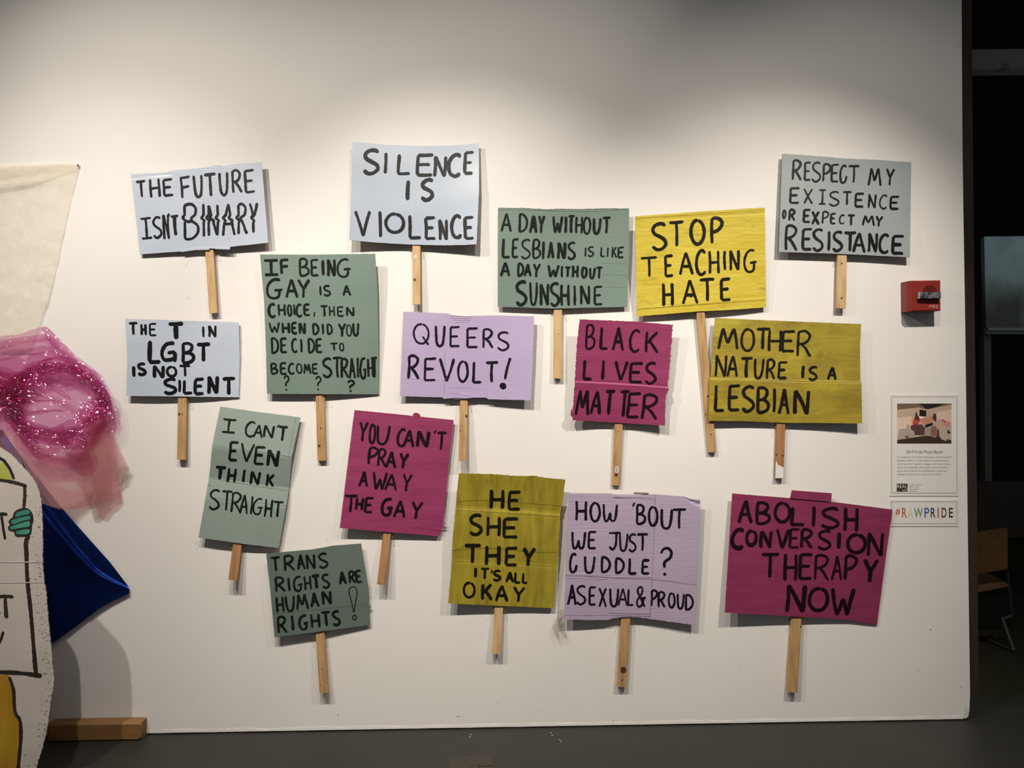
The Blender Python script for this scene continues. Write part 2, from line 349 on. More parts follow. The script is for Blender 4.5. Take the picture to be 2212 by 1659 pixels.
# backrest : slightly curved shell
mb = MB(); nx, nz = 12, 8; TL, TR, BR, BL = (2062, 1157), (2176.5, 1139), (2176.5, 1229), (2064, 1247)
for side in (0, 1):
    for j in range(nz+1):
        for i in range(nx+1):
            u, v_ = i/nx, j/nz
            x = (TL[0]*(1-u)+TR[0]*u)*(1-v_)+(BL[0]*(1-u)+BR[0]*u)*v_; y = (TL[1]*(1-u)+TR[1]*u)*(1-v_)+(BL[1]*(1-u)+BR[1]*u)*v_
            mb.v.append(tuple(W(x, y, .04*math.sin(math.pi*u)+.05*u+side*.012-.03*v_)))
N_ = (nx+1)*(nz+1)
for j in range(nz):
    for i in range(nx):
        a = j*(nx+1)+i; mb.f.append((a, a+1, a+nx+2, a+nx+1)); mb.f.append((a+N_, a+nx+1+N_, a+nx+2+N_, a+1+N_)); mb.m += [0, 0]
for i in range(nx):
    mb.f.append((i, i+N_, i+1+N_, i+1)); a = nz*(nx+1)+i; mb.f.append((a, a+1, a+1+N_, a+N_)); mb.m += [0, 0]
for j in range(nz):
    a = j*(nx+1); mb.f.append((a, a+nx+1, a+nx+1+N_, a+N_)); a += nx; mb.f.append((a, a+N_, a+nx+1+N_, a+nx+1)); mb.m += [0, 0]
mb.obj('backrest', ply, t, smooth=False)
mb = MB()
s0 = W(2064, 1284); s1 = W(2178, 1262, .05)
back = Vector((.07, .38, .015))
mb.prism([s0, s1, s1+back, s0+back], (0, 0, -.014)); mb.obj('seat', seatm, t)
for k, (top, bot) in enumerate([(W(2176, 1232, .055), W(2186, 1330, .08)), (W(2068, 1250, .0), W(2074, 1300, .02))]):
    mb = MB(); mb.tube([top, bot], .008); mb.obj('back_post', steel, t)
for (pa, pb) in [((2165, 1335), (2190, 1409)), ((2070, 1352), (2090, 1420)), ((2186, 1330), (2165, 1338))]:
    A_ = W(*pa); B_ = PF(*pb) if pb[1] > 1400 else W(*pb)
    if B_.z < .01: B_.z = .008
    mb = MB(); mb.tube([A_, B_], .009); mb.obj('leg', steel, t)
mb = MB(); A_ = PF(2118, 1379); B_ = PF(2190, 1409); A_.z = B_.z = .009; mb.tube([A_, B_], .009); mb.obj('runner', steel, t)
mb = MB(); q0 = W(2116, 1322); q1 = W(2160, 1316); mb.prism([q0, q1, W(2160, 1352), W(2116, 1360)], (0, .02, 0)); mb.obj('under_panel', black, t)
# ------------------------------------------------------------------ placards
CB = mat('raw_cardboard', (.26, .17, .09), rough=.9)
stick_ms = [mat('pine_stick_pale', (.62, .42, .22), rough=.6, col2=(.50, .31, .14), nscale=9, stretch=(6, 6, .8), lo=.4, hi=.62, bump=.2, bscale=60, bstretch=(3, 3, .3)),
            mat('pine_stick_tan', (.50, .31, .14), rough=.6, col2=(.38, .215, .085), nscale=9, stretch=(6, 6, .8), lo=.4, hi=.62, bump=.2, bscale=60, bstretch=(3, 3, .3)),
            mat('pine_stick_brown', (.40, .20, .085), rough=.6, col2=(.30, .14, .055), nscale=9, stretch=(6, 6, .8), lo=.4, hi=.62, bump=.2, bscale=60, bstretch=(3, 3, .3))]
knot_m = mat('wood_knot', (.07, .032, .014), rough=.6)
nail_m = mat('nail_steel', (.30, .29, .27), rough=.4, metal=.8)
BST = (.8, .8, 22)
board_ms = {
 'blue': mat('pale_blue_paint', (0.493, 0.570, 0.688), rough=.33, spec=.6, col2=(0.556, 0.620, 0.729), nscale=4, bump=.10, bscale=9, bstretch=BST),
 'greyblue': mat('grey_blue_paint', (0.300, 0.348, 0.359), rough=.5, spec=.4, col2=(0.332, 0.376, 0.384), nscale=4, bump=.10, bscale=9, bstretch=BST),
 'green': mat('sage_green_paint', (0.171, 0.242, 0.208), rough=.5, spec=.4, col2=(0.197, 0.268, 0.235), nscale=3.5, bump=.12, bscale=9, bstretch=BST),
 'mint': mat('light_sage_paint', (0.257, 0.323, 0.290), rough=.5, spec=.4, col2=(0.285, 0.354, 0.319), nscale=3.5, bump=.12, bscale=9, bstretch=BST),
 'darkgreen': mat('deep_sage_paint', (0.122, 0.162, 0.140), rough=.5, spec=.4, col2=(0.142, 0.180, 0.157), nscale=3, bump=.10, bscale=9, bstretch=BST),
 'yellow': mat('bright_yellow_paint', (0.602, 0.467, 0.040), rough=.5, spec=.4, col2=(0.656, 0.535, 0.067), nscale=7, stretch=(1, 1, 3.5), bump=.5, bscale=14, bstretch=(1, 1, 6)),
 'olive': mat('olive_yellow_paint', (0.248, 0.186, 0.021), rough=.5, spec=.4, col2=(0.380, 0.291, 0.030), nscale=5, stretch=(1, 1, 3), lo=.33, hi=.62, bump=.4, bscale=14, bstretch=(1, 1, 5)),
 'moss': mat('mossy_yellow_paint', (0.271, 0.214, 0.017), rough=.55, spec=.35, col2=(0.385, 0.307, 0.031), nscale=6, stretch=(5, 5, .8), lo=.32, hi=.62, bump=.5, bscale=16, bstretch=(6, 6, .8)),
 'magenta': mat('magenta_paint', (0.256, 0.033, 0.105), rough=.5, spec=.4, col2=(0.304, 0.044, 0.131), nscale=5, stretch=(1, 1, 5), bump=.2, bscale=10, bstretch=(.8, .8, 26)),
 'gloss_blue': mat('glossy_pale_blue_paint', (0.381, 0.445, 0.539), rough=.36, spec=.7, col2=(0.410, 0.481, 0.583), nscale=4, bump=.05, bscale=7),
 'crimson': mat('crimson_magenta_paint', (0.225, 0.028, 0.087), rough=.5, spec=.4, col2=(0.265, 0.037, 0.106), nscale=5, stretch=(1, 1, 5), bump=.2, bscale=10, bstretch=(.8, .8, 26)),
 'lilac': mat('lilac_paint', (0.451, 0.365, 0.574), rough=.5, spec=.4, col2=(0.484, 0.400, 0.603), nscale=4, bump=.15, bscale=9, bstretch=BST),
 'mauve': mat('mauve_paint', (0.428, 0.358, 0.495), rough=.5, spec=.4, col2=(0.482, 0.391, 0.525), nscale=4, bump=.3, bscale=9, bstretch=BST),
}
def smear(m, col, scale, lo, hi, stretch):
    nt = m.node_tree; b = nt.nodes['Principled BSDF']; src = b.inputs['Base Color'].links[0].from_socket
    tc = nt.nodes.new('ShaderNodeTexCoord'); mp = nt.nodes.new('ShaderNodeMapping'); mp.inputs['Scale'].default_value = stretch; mp.inputs['Location'].default_value = (2.3, 1.1, .4)
    nz = nt.nodes.new('ShaderNodeTexNoise'); nz.inputs['Scale'].default_value = scale; nz.inputs['Detail'].default_value = 9; nz.inputs['Roughness'].default_value = .72
    mr = nt.nodes.new('ShaderNodeMapRange'); mr.inputs[1].default_value = lo; mr.inputs[2].default_value = hi; mr.inputs[4].default_value = .75
    mx = nt.nodes.new('ShaderNodeMix'); mx.data_type = 'RGBA'; mx.inputs[7].default_value = (*col, 1)
    nt.links.new(tc.outputs['Object'], mp.inputs[0]); nt.links.new(mp.outputs[0], nz.inputs['Vector']); nt.links.new(nz.outputs['Fac'], mr.inputs[0])
    nt.links.new(mr.outputs[0], mx.inputs[0]); nt.links.new(src, mx.inputs[6]); nt.links.new(mx.outputs[2], b.inputs['Base Color'])
smear(board_ms['yellow'], (.27, .20, .035), 5, .56, .70, (1, 1, 2.6))
smear(board_ms['olive'], (.50, .44, .05), 4, .50, .68, (1, 1, 1.6))
smear(board_ms['moss'], (.14, .115, .015), 7, .54, .70, (3.5, 1, .8))
def inkm(name, c): return mat(name, tuple(v*.7 for v in c), rough=.45, spec=.28, col2=tuple(v*1.2+.002 for v in c), nscale=26, lo=.5, hi=.8)
ink = {'blue': inkm('ink_black', (.006, .006, .008)), 'green': inkm('ink_on_green', (.008, .014, .010)),
       'yellow': inkm('ink_on_yellow', (.013, .010, .006)), 'magenta': inkm('ink_on_magenta', (.014, .003, .009)), 'lilac': inkm('ink_on_lilac', (.013, .006, .020))}
def tanz(z): return (LZ-z)/(-LY)
def depth_from_drop(px, py, drop):
    z = P(px, py).z; k = (tanz(z)-(py-861)/F)*(F/D); return max(.0075, drop/k)
def coons(top, right, bottom, left, nu, nv):
    def samp(pl, n):
        c = [0]
        for i in range(1, len(pl)): c.append(c[-1]+math.dist(pl[i-1], pl[i]))
        out = []
        for i in range(n+1):
            s = c[-1]*i/n; k = 0
            while k < len(c)-2 and s > c[k+1]: k += 1
            t = (s-c[k])/((c[k+1]-c[k]) or 1); out.append((pl[k][0]+(pl[k+1][0]-pl[k][0])*t, pl[k][1]+(pl[k+1][1]-pl[k][1])*t))
        return out
    T, B = samp(top, nu), samp(bottom, nu); L, Rr = samp(left, nv), samp(right, nv); g = []
    for j in range(nv+1):
        v = j/nv; row = []
        for i in range(nu+1):
            u = i/nu; q = []
            for k in (0, 1):
                q.append((1-v)*T[i][k]+v*B[i][k]+(1-u)*L[j][k]+u*Rr[j][k]-((1-u)*(1-v)*T[0][k]+u*(1-v)*T[-1][k]+(1-u)*v*B[0][k]+u*v*B[-1][k]))
            row.append(tuple(q))
        g.append(row)
    return g
def inv_bilin(c, x, y):
    (x0, y0), (x1, y1), (x2, y2), (x3, y3) = c   # TL TR BL BR
    u = v = .5
    for _ in range(5):
        fx = (1-u)*(1-v)*x0+u*(1-v)*x1+(1-u)*v*x2+u*v*x3-x; fy = (1-u)*(1-v)*y0+u*(1-v)*y1+(1-u)*v*y2+u*v*y3-y
        a = (1-v)*(x1-x0)+v*(x3-x2); b = (1-u)*(x2-x0)+u*(x3-x1); c_ = (1-v)*(y1-y0)+v*(y3-y2); d = (1-u)*(y2-y0)+u*(y3-y1)
        det = a*d-b*c_; u -= (fx*d-fy*b)/det; v -= (fy*a-fx*c_)/det
    return u, v
def pl_interp(tab, v):
    if v <= tab[0][0]: return tab[0][1]
    for (a, x), (b, y) in zip(tab, tab[1:]):
        if v <= b: return x+(y-x)*(v-a)/(b-a)
    return tab[-1][1]
def placard(sign):
    R = random.Random(sum(map(ord, sign['label'])))
    ox, oy, sc = sign['o']; cv = lambda pl: [(ox+x/sc, oy+y/sc) for x, y in pl]
    top, right, bottom, left = [cv(sign[k]) for k in ('top', 'right', 'bottom', 'left')]
    cor = [top[0], top[-1], bottom[0], bottom[-1]]
    dr = sign['drop']; dT = [depth_from_drop(*p, q) for p, q in zip(cor, dr[:4])]
    bc = bottom[len(bottom)//2]; dmid = max(.024, depth_from_drop((bottom[0][0]+bottom[-1][0])/2, (bottom[0][1]+bottom[-1][1])/2, dr[4]))
    bow = (dT[2]+dT[3])/2-dmid
    prof = sign.get('prof', [(0, 0), (1, 0)]); ridges = sign.get('ridges', [])
    warp = R.uniform(0, 90)
    W_ = math.dist(top[0], top[-1]); H_ = math.dist(top[0], bottom[0])
    def duv(u, v):
        d = (1-u)*(1-v)*dT[0]+u*(1-v)*dT[1]+(1-u)*v*dT[2]+u*v*dT[3]-bow*(1-(2*u-1)**2)*(.35+.65*v)
        d += pl_interp(prof, v)
        d += .0012*noise.noise((u*3.1+warp, v*3.1, 0))
        for (u0, v0, u1, v1, amp, wd) in ridges:
            ax, ay, bx, by = u0*W_, v0*H_, u1*W_, v1*H_; px, py = u*W_, v*H_
            t = max(0, min(1, ((px-ax)*(bx-ax)+(py-ay)*(by-ay))/((bx-ax)**2+(by-ay)**2)))
            e = math.hypot(px-ax-(bx-ax)*t, py-ay-(by-ay)*t); d += amp*math.exp(-(e/wd)**2)
        return max(d, .0065)
    def dfun(x, y):
        u, v = inv_bilin(cor, x, y); return duv(u, v)
    cpx = ((cor[0][0]+cor[3][0])/2, (cor[0][1]+cor[3][1])/2)
    cols = sign['col']; name_ink = sign['ink']
    root = thing('protest_placard', sign['label'], 'placard', P(*bc, 0.0), 'hand-painted protest placards on the wall')
    nu, nv = sign.get('res', (56, 56)); g = coons(top, right, bottom, left, nu, nv)
    rag = sign.get('rag', (.25, .25, .25, .25))
    V = []; Fc = []; M = []
    for j in range(nv+1):
        for i in range(nu+1):
            x, y = g[j][i]
            if j == 0: y += R.uniform(-rag[0], rag[0])
            if j == nv: y += R.uniform(-rag[2], rag[2])
            if i == 0: x += R.uniform(-rag[3], rag[3])
            if i == nu: x += R.uniform(-rag[1], rag[1])
            V.append(P(x, y, duv(i/nu, j/nv)))
    n = len(V); V += [v+Vector((0, .0042, 0)) for v in V]; r_ = nu+1
    for j in range(nv):
        for i in range(nu):
            a = j*r_+i; Fc.append((a, a+r_, a+r_+1, a+1)); M.append(0); Fc.append((n+a, n+a+1, n+a+r_+1, n+a+r_)); M.append(1)
    for i in range(nu):
        Fc.append((i, i+1, n+i+1, n+i)); a = nv*r_+i; Fc.append((a, n+a, n+a+1, a+1)); M += [2, 1]
    for j in range(nv):
        a = j*r_; Fc.append((a, n+a, n+a+r_, a+r_)); a += nu; Fc.append((a, a+r_, n+a+r_, n+a)); M += [2, 2]
    edge_m = board_ms[cols] if sign.get('edge') is None else CB
    board = mesh_obj('board', V, Fc, [board_ms[cols], CB, edge_m], root, smooth=False, midx=M)
    for ln in sign['text']:
        txt, w_ = ln[0], ln[1]; k = ln[2] if len(ln) > 2 else sign.get('k', 0); s = ln[3] if len(ln) > 3 else sign.get('s', 0)
        write(board, ink[name_ink], txt, w_, k, s, ox, oy, sc, dfun, R)
    # creases painted board shows as thin folded flaps / seams
    for fl in sign.get('flaps', []):
        m2 = MB(); pts = cv(fl['px']); lift = fl.get('lift', .003)
        vs = [P(x, y, dfun(x, y)+lift) for x, y in pts]; m2.prism(vs, (0, min(lift+.0015, .0035), 0))
        m2.obj(fl.get('name', 'flap'), fl.get('m', board_ms[cols]), board)
    # seams: thin lines where the cardboard was folded
    if sign.get('seams'):
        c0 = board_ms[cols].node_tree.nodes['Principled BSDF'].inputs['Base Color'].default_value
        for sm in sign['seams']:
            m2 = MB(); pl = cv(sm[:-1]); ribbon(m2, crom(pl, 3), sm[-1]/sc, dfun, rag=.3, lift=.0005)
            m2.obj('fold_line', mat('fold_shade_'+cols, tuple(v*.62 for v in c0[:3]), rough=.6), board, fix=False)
    # stick
    (sx0, sy0), (sx1, sy1), sw = sign['stick']
    a = (ox+sx0/sc, oy+sy0/sc); b = (ox+sx1/sc, oy+sy1/sc); hw = sw/sc/2
    dEnd = sign.get('dend', .02); L = math.dist(a, b); dirx, diry = (b[0]-a[0])/L, (b[1]-a[1])/L
    upx = sign.get('up', .45)*H_; c = (a[0]-dirx*upx, a[1]-diry*upx)
    th = .015
    best = 1e9
    for i in range(13):
        t = i/12; x, y = a[0]+(c[0]-a[0])*t, a[1]+(c[1]-a[1])*t
        for o_ in (-hw, 0, hw):
            lim = dfun(x+o_, y)-.0048; s_ = (lim-dEnd)/(L+upx*t); best = min(best, s_)
    dTop = dEnd+best*(L+upx); dTop = min(dTop, .06)
    nxp, nyp = -diry, dirx
    def corner(p, dd, s_, off): return P(p[0]+nxp*hw*s_, p[1]+nyp*hw*s_, dd)+Vector((0, off, 0))
    ms = MB(); segs = 10; tilt = sign.get('bevel', 0)
    vs = []; fs = []
    for i in range(segs+1):
        t = i/segs; p = (c[0]+(b[0]-c[0])*t, c[1]+(b[1]-c[1])*t); dd = dTop+(dEnd-dTop)*t
        jx = 0 if not sign.get('round') or i < segs else 0
        for s_, off in ((-1, .0012), (-.86, 0), (.86, 0), (1, .0012), (1, min(th, dd-.002)), (-1, min(th, dd-.002))):
            vs.append(corner(p, dd, s_, off))
    for i in range(segs):
        for k in range(6): fs.append((6*i+k, 6*i+(k+1) % 6, 6*i+6+(k+1) % 6, 6*i+6+k))
    fs.append(tuple(range(6))); fs.append(tuple(range(6*segs+5, 6*segs-1, -1))); ms.add(vs, fs)
    stick = ms.obj('stick', stick_ms[sign.get('wood', 0)], root)
    df = lambda x, y: dTop+(dEnd-dTop)*(math.dist((x, y), c)/math.dist(c, b))
    kn = sign.get('knots', [])
    if kn:
        for (x, y, r) in kn:
            m3 = MB(); disc(m3, ox+x/sc, oy+y/sc, r/sc, df, lift=.0005, n=12, ry=r/sc*1.15); m3.obj('knot', knot_m, stick, fix=False)
    for (nm, poly_, m_, lb) in sign.get('stickbits', []):
        m3 = MB(); vs = [P(x, y, df(x, y)+.0007) for x, y in cv(poly_)]; m3.prism(vs, (0, .0006, 0)); oo = m3.obj(nm, m_, stick)
        if lb: oo['label'] = lb
    # nails beside the stick
    for sd in sign.get('nails', (-1, 1)):
        p0 = (a[0]+sd*(hw+2.5), a[1]+1); m4 = MB()
        A_ = P(*p0, 0.001); B_ = P(p0[0]+sd*1.5, p0[1]+11, min(.026, dfun(*a)))
        m4.tube([A_, B_], .0011, 6); dv = (B_-A_).normalized(); m4.tube([B_, B_+dv*.0012], .0032, 8)
        m4.obj('nail', nail_m, root)
    return root, dfun
SIGNS = []
def S(**k): SIGNS.append(k)
S(label='pale blue placard reading THE FUTURE ISN\'T BINARY', o=(270, 340, 4.609), col='blue', ink='blue', s=14, k=-.08,
  top=[(58, 167), (440, 145), (478, 130), (800, 100), (930, 74), (965, 86), (1100, 68), (1360, 45)], right=[(1360, 45), (1425, 850)],
  bottom=[(148, 965), (548, 937), (700, 914), (760, 899), (870, 908), (1030, 912), (1048, 890), (1425, 850)], left=[(58, 167), (148, 965)],
  drop=(16, 16, 9, 18, 12), text=[
  ("T 106 218 228 403; H 242 352 205 405; E 372 485 210 388; F 542 658 185 410; U 680 778 170 400; T 780 920 155 395 28; U 935 1032 142 380; R 1058 1165 118 358; E 1183 1298 118 352", 22),
  ("i 150 272 598 812 19; S 272 368 588 806 19; N 375 445 560 820; ' 430 446 550 590 14; T 450 548 572 785 26", 21),
  ("B 575 738 458 820 j; I 770 795 452 795 j; N 818 935 465 787 j; A 962 1098 455 785 j; R 1112 1222 453 770 j; Y 1235 1328 445 757 j", 23, -.06, 6)],
  stick=((838, 915), (878, 1550), 82), knots=[(845, 990, 4)], dend=.024, ridges=[(.36, 0, .38, 1, .0016, 1.6), (.68, 0, .7, 1, .0012, 1.6), (0, .05, .3, .03, -.0008, 2)],
  flaps=[dict(px=[(555, 925), (700, 905), (790, 898), (840, 905), (835, 920), (700, 922), (560, 942)], name='torn_edge'), dict(px=[(880, 905), (1035, 893), (1048, 900), (1040, 918), (900, 912)], name='torn_edge', lift=.0035)])
S(label='pale blue glossy placard reading SILENCE IS VIOLENCE', o=(740, 290, 4.1475), col='gloss_blue', ink='blue', s=0, k=.01,
  top=[(90, 68), (250, 82), (400, 95), (700, 106), (950, 101), (1100, 92), (1222, 80)], right=[(1222, 80), (1222, 500), (1200, 985)],
  bottom=[(60, 948), (300, 970), (600, 988), (900, 995), (1100, 992), (1200, 985)], left=[(90, 68), (60, 948)],
  drop=(17, 12, 27, 27, 15), text=[
  ("S 176 338 130 362 30; I 370 400 155 360 27; L 483 618 170 362; E 657 820 173 375; N 812 935 188 388; C 940 1065 172 382; E 1083 1182 150 360", 25, .01, -8),
  ("I 568 603 403 600 29; S 695 823 396 598", 28, 0, -8),
  ("V 106 258 678 920; I 317 357 680 930 26; O 376 558 703 890 27; L 583 710 716 938; E 730 842 736 945; N 857 945 755 955; C 963 1072 720 935 27; E 1083 1185 733 942", 25, 0, 6)],
  stick=((662, 1000), (662, 1525), 72), knots=[(645, 1303, 12)], dend=.035,
  stickbits=[('sticker', [(640, 1080), (668, 1080), (668, 1112), (640, 1112)], mat('pale_sticker', (.66, .60, .45)), None)])
S(label='sage green placard reading A DAY WITHOUT LESBIANS IS LIKE A DAY WITHOUT SUNSHINE', o=(1060, 430, 4.047), col='green', ink='green', s=-4, k=.01,
  top=[(63, 75), (300, 78), (480, 88), (600, 84), (750, 88), (1000, 80), (1210, 82)], right=[(1210, 82), (1208, 500), (1195, 942)],
  bottom=[(62, 942), (300, 948), (550, 957), (850, 950), (1195, 942)], left=[(63, 75), (62, 942)], drop=(20, 20, 12, 11, 10), text=[
  ("A 88 185 118 290 18; D 238 324 124 292 18; A 335 410 135 305 24; Y 412 476 138 305; W 538 632 143 303; I 648 664 145 303; T 668 742 140 303; H 740 806 148 305 17; O 806 877 153 310 16; U 893 966 160 310; T 968 1055 155 307 19", 20),
  ("L 96 178 338 516; E 183 250 343 513 18; S 262 352 350 525 14; B 363 442 348 522 18; I 450 470 362 532; A 495 556 366 525; N 578 660 370 532 24; S 668 747 372 532; I 822 836 418 506 12; S 845 906 412 505 13; L 958 1006 415 505 13; I 1016 1030 418 510 12; K 1058 1107 413 517 12; E 1108 1170 415 516 15", 20),
  ("A 83 172 546 682; D 228 292 556 680; A 290 360 560 682; Y 368 438 560 690 18; W 495 600 570 690; I 614 632 576 690; T 640 706 588 687 18; H 708 770 573 693; O 790 846 588 692; U 860 916 593 700; T 913 984 590 702", 19),
  ("S 213 322 712 932 25; U 338 412 720 932 19; N 428 514 733 937 21; S 513 607 728 940 22; H 610 692 740 940; I 722 746 748 937; N 778 870 748 927; E 900 984 758 927 17", 20, 0, 2)],
  stick=((588, 965), (586, 1568), 72), dend=.022, ridges=[(.04, .012, .96, .012, -.002, 2)], rag=(.5, .25, .2, .25), knots=[(594, 1180, 4)],
  seams=[[(70, 96), (400, 101), (800, 108), (1200, 96), 5], [(980, 660), (1195, 665), 2.5], [(1000, 770), (1190, 772), 2.5], [(960, 560), (1190, 566), 2.5]])
S(label='bright yellow placard reading STOP TEACHING HATE', o=(1360, 430, 2.9105), col='yellow', ink='yellow', s=3, k=-.03,
  top=[(35, 108), (450, 78), (850, 53)], right=[(850, 53), (858, 680)], bottom=[(47, 738), (420, 708), (650, 697), (858, 682)], left=[(35, 108), (47, 738)],
  drop=(34, 26, 13, 11, 16), text=[
  ("S 133 240 148 324; T 243 348 136 302 17; O 378 477 126 290; P 506 590 110 284", 18),
  ("T 66 180 362 492 14; E 216 280 349 488; A 310 402 330 480; C 413 482 318 480; H 495 567 320 472 14; I 590 608 320 450 14; N 626 695 316 452; G 716 805 316 463 13", 15),
  ("H 203 278 523 677; A 328 432 503 663 15; T 435 542 498 647; E 568 642 495 640; . 378 394 603 620 11", 17)],
  stick=((447, 705), (520, 1592), 50), wood=1, dend=.017, up=.3, knots=[(452, 740, 3), (492, 1240, 6), (478, 1355, 4), (512, 1480, 4)],
  ridges=[(0, .925, 1, .915, .0012, 1.5), (0, .045, 1, .05, -.0015, 2)], seams=[[(45, 690), (400, 665), (855, 636), 3], [(36, 122), (400, 98), (850, 68), 3]])
S(label='grey-blue placard reading RESPECT MY EXISTENCE OR EXPECT MY RESISTANCE', o=(1660, 320, 4.3667), col='greyblue', ink='blue', s=-5, k=.04,
  top=[(130, 53), (400, 70), (700, 95), (1050, 112), (1347, 132)], right=[(1347, 132), (1335, 1030)], bottom=[(98, 978), (680, 997), (1335, 1030)], left=[(130, 53), (98, 978)],
  drop=(13, 15, 18, 18, 17), rag=(.6, .3, .3, .3), text=[
  ("R 220 317 107 306; E 333 407 128 307; S 405 500 128 320 16; P 508 592 143 320; E 588 670 148 323; c 670 747 156 333; T 746 864 160 332; M 938 1068 183 360; Y 1108 1192 188 357", 18),
  ("E 195 300 368 522 19; X 328 422 378 530 16; i 470 547 390 532 14; S 568 674 406 547 14; T 693 790 407 542 15; E 812 908 420 560 19; N 936 1020 428 570; C 1045 1124 438 574 14; E 1142 1240 450 580 20", 17),
  ("O 130 168 578 667 15; R 188 258 573 690 19; E 322 404 573 704 20; X 403 487 588 727 21; P 503 570 593 717 14; E 582 641 610 717 17; C 665 722 625 717 14; T 740 822 626 734; M 883 1007 630 737; Y 1008 1082 635 744", 17),
  ("R 153 277 720 970; E 313 420 754 964; S 410 523 757 975; I 556 583 775 975; S 598 707 780 977; T 703 838 785 982 26; A 793 920 790 992; N 936 1032 793 988; C 1040 1140 806 994; E 1158 1288 820 1004 26", 23)],
  stick=((697, 1005), (688, 1510), 88), dend=.030, knots=[(692, 1088, 8), (690, 1415, 9)])
S(label='tall sage green placard beginning IF BEING GAY IS A CHOICE, ending in three question marks', o=(550, 530, 3.456), col='green', ink='green', s=4, k=0,
  top=[(40, 68), (450, 69), (900, 62)], right=[(900, 62), (915, 300), (924, 700), (928, 1112)], bottom=[(92, 1108), (500, 1111), (928, 1112)], left=[(40, 68), (70, 400), (85, 800), (92, 1108)],
  drop=(34, 28, 16, 3, 9), text=[
  ("i 63 184 103 227 18; F 185 263 100 220 18; B 330 408 95 232 14; E 415 482 102 230 14; I 502 520 103 230 19; N 538 607 98 237 19; G 613 724 98 240 15", 17),
  ("G 86 217 247 402 17; A 228 327 247 397; Y 318 418 248 398 18; I 484 500 298 377 12; S 510 570 297 380 13; A 655 720 293 380 13", 18),
  ("C 97 160 430 540 19; H 173 233 433 530; O 243 280 440 530 12; I 288 303 435 527; C 306 357 435 535; E 363 420 435 527 16; , 434 452 492 538 9; T 487 552 447 537 14; H 553 600 448 532 11; E 613 670 455 532 12; N 680 747 455 532", 14),
  ("W 105 190 570 655 12; H 202 264 570 662; E 272 324 572 662; N 328 383 572 667; D 427 483 580 670; I 503 517 580 668 14; D 535 583 585 668 12; Y 622 687 578 688; O 682 727 590 680 10; U 730 782 575 680", 16),
  ("D 117 182 685 810; E 188 247 688 803; C 273 320 693 802 14; I 338 357 693 803; D 392 452 690 807; E 453 510 693 803; T 560 626 726 790 13; O 630 670 727 790 11", 15),
  ("B 117 174 877 963; E 188 244 873 965; C 248 300 878 962; O 308 357 880 957 11; M 362 422 880 963; E 427 477 880 962", 13),
  ("S 503 580 838 987 15; T 577 660 832 992 16; R 640 702 840 993 15; A 700 754 835 998; I 763 780 832 992; G 783 840 838 998; H 840 890 840 987; T 862 924 833 994 16", 14),
  ("? 217 260 970 1087; ? 453 500 977 1084; ? 690 750 1005 1096 14", 11)],
  stick=((487, 1115), (501, 1608), 64), wood=1, dend=.018, knots=[(493, 1365, 6), (483, 1497, 9), (510, 1125, 8), (476, 1500, 4)])
S(label='small pale blue placard reading THE T IN LGBT IS NOT SILENT', o=(260, 670, 4.879), col='blue', ink='blue', s=4, k=.02,
  top=[(50, 92), (350, 98), (650, 110), (1245, 128)], right=[(1245, 128), (1258, 500), (1248, 918)], bottom=[(62, 903), (650, 910), (1248, 918)], left=[(50, 92), (72, 500), (62, 903)],
  drop=(22, 9, 16, 2, 12), text=[
  ("T 80 192 126 268 24; H 210 277 138 270 22; E 300 388 135 272 19; T 490 682 125 320 42; I 862 887 163 292 20; N 923 1017 153 292 24", 22, 0, 4),
  ("L 283 440 308 562 38; g 420 602 333 560 36; B 638 787 337 567 32; T 790 962 343 553 35", 34, 0, 0),
  ("I 120 162 577 714 34; S 172 278 553 690 30; N 340 470 573 724 30; O 483 598 588 707 24; T 613 748 576 707 25", 28),
  ("S 448 600 715 888 30; I 606 640 724 872 27; L 653 770 728 886 28; E 772 893 714 892; N 913 1040 684 892 34; T 1063 1224 708 902 33", 30, -.02, 0)],
  stick=((653, 912), (642, 1575), 94), wood=1, dend=.026, knots=[(620, 1097, 12), (652, 1095, 7), (685, 958, 5)])
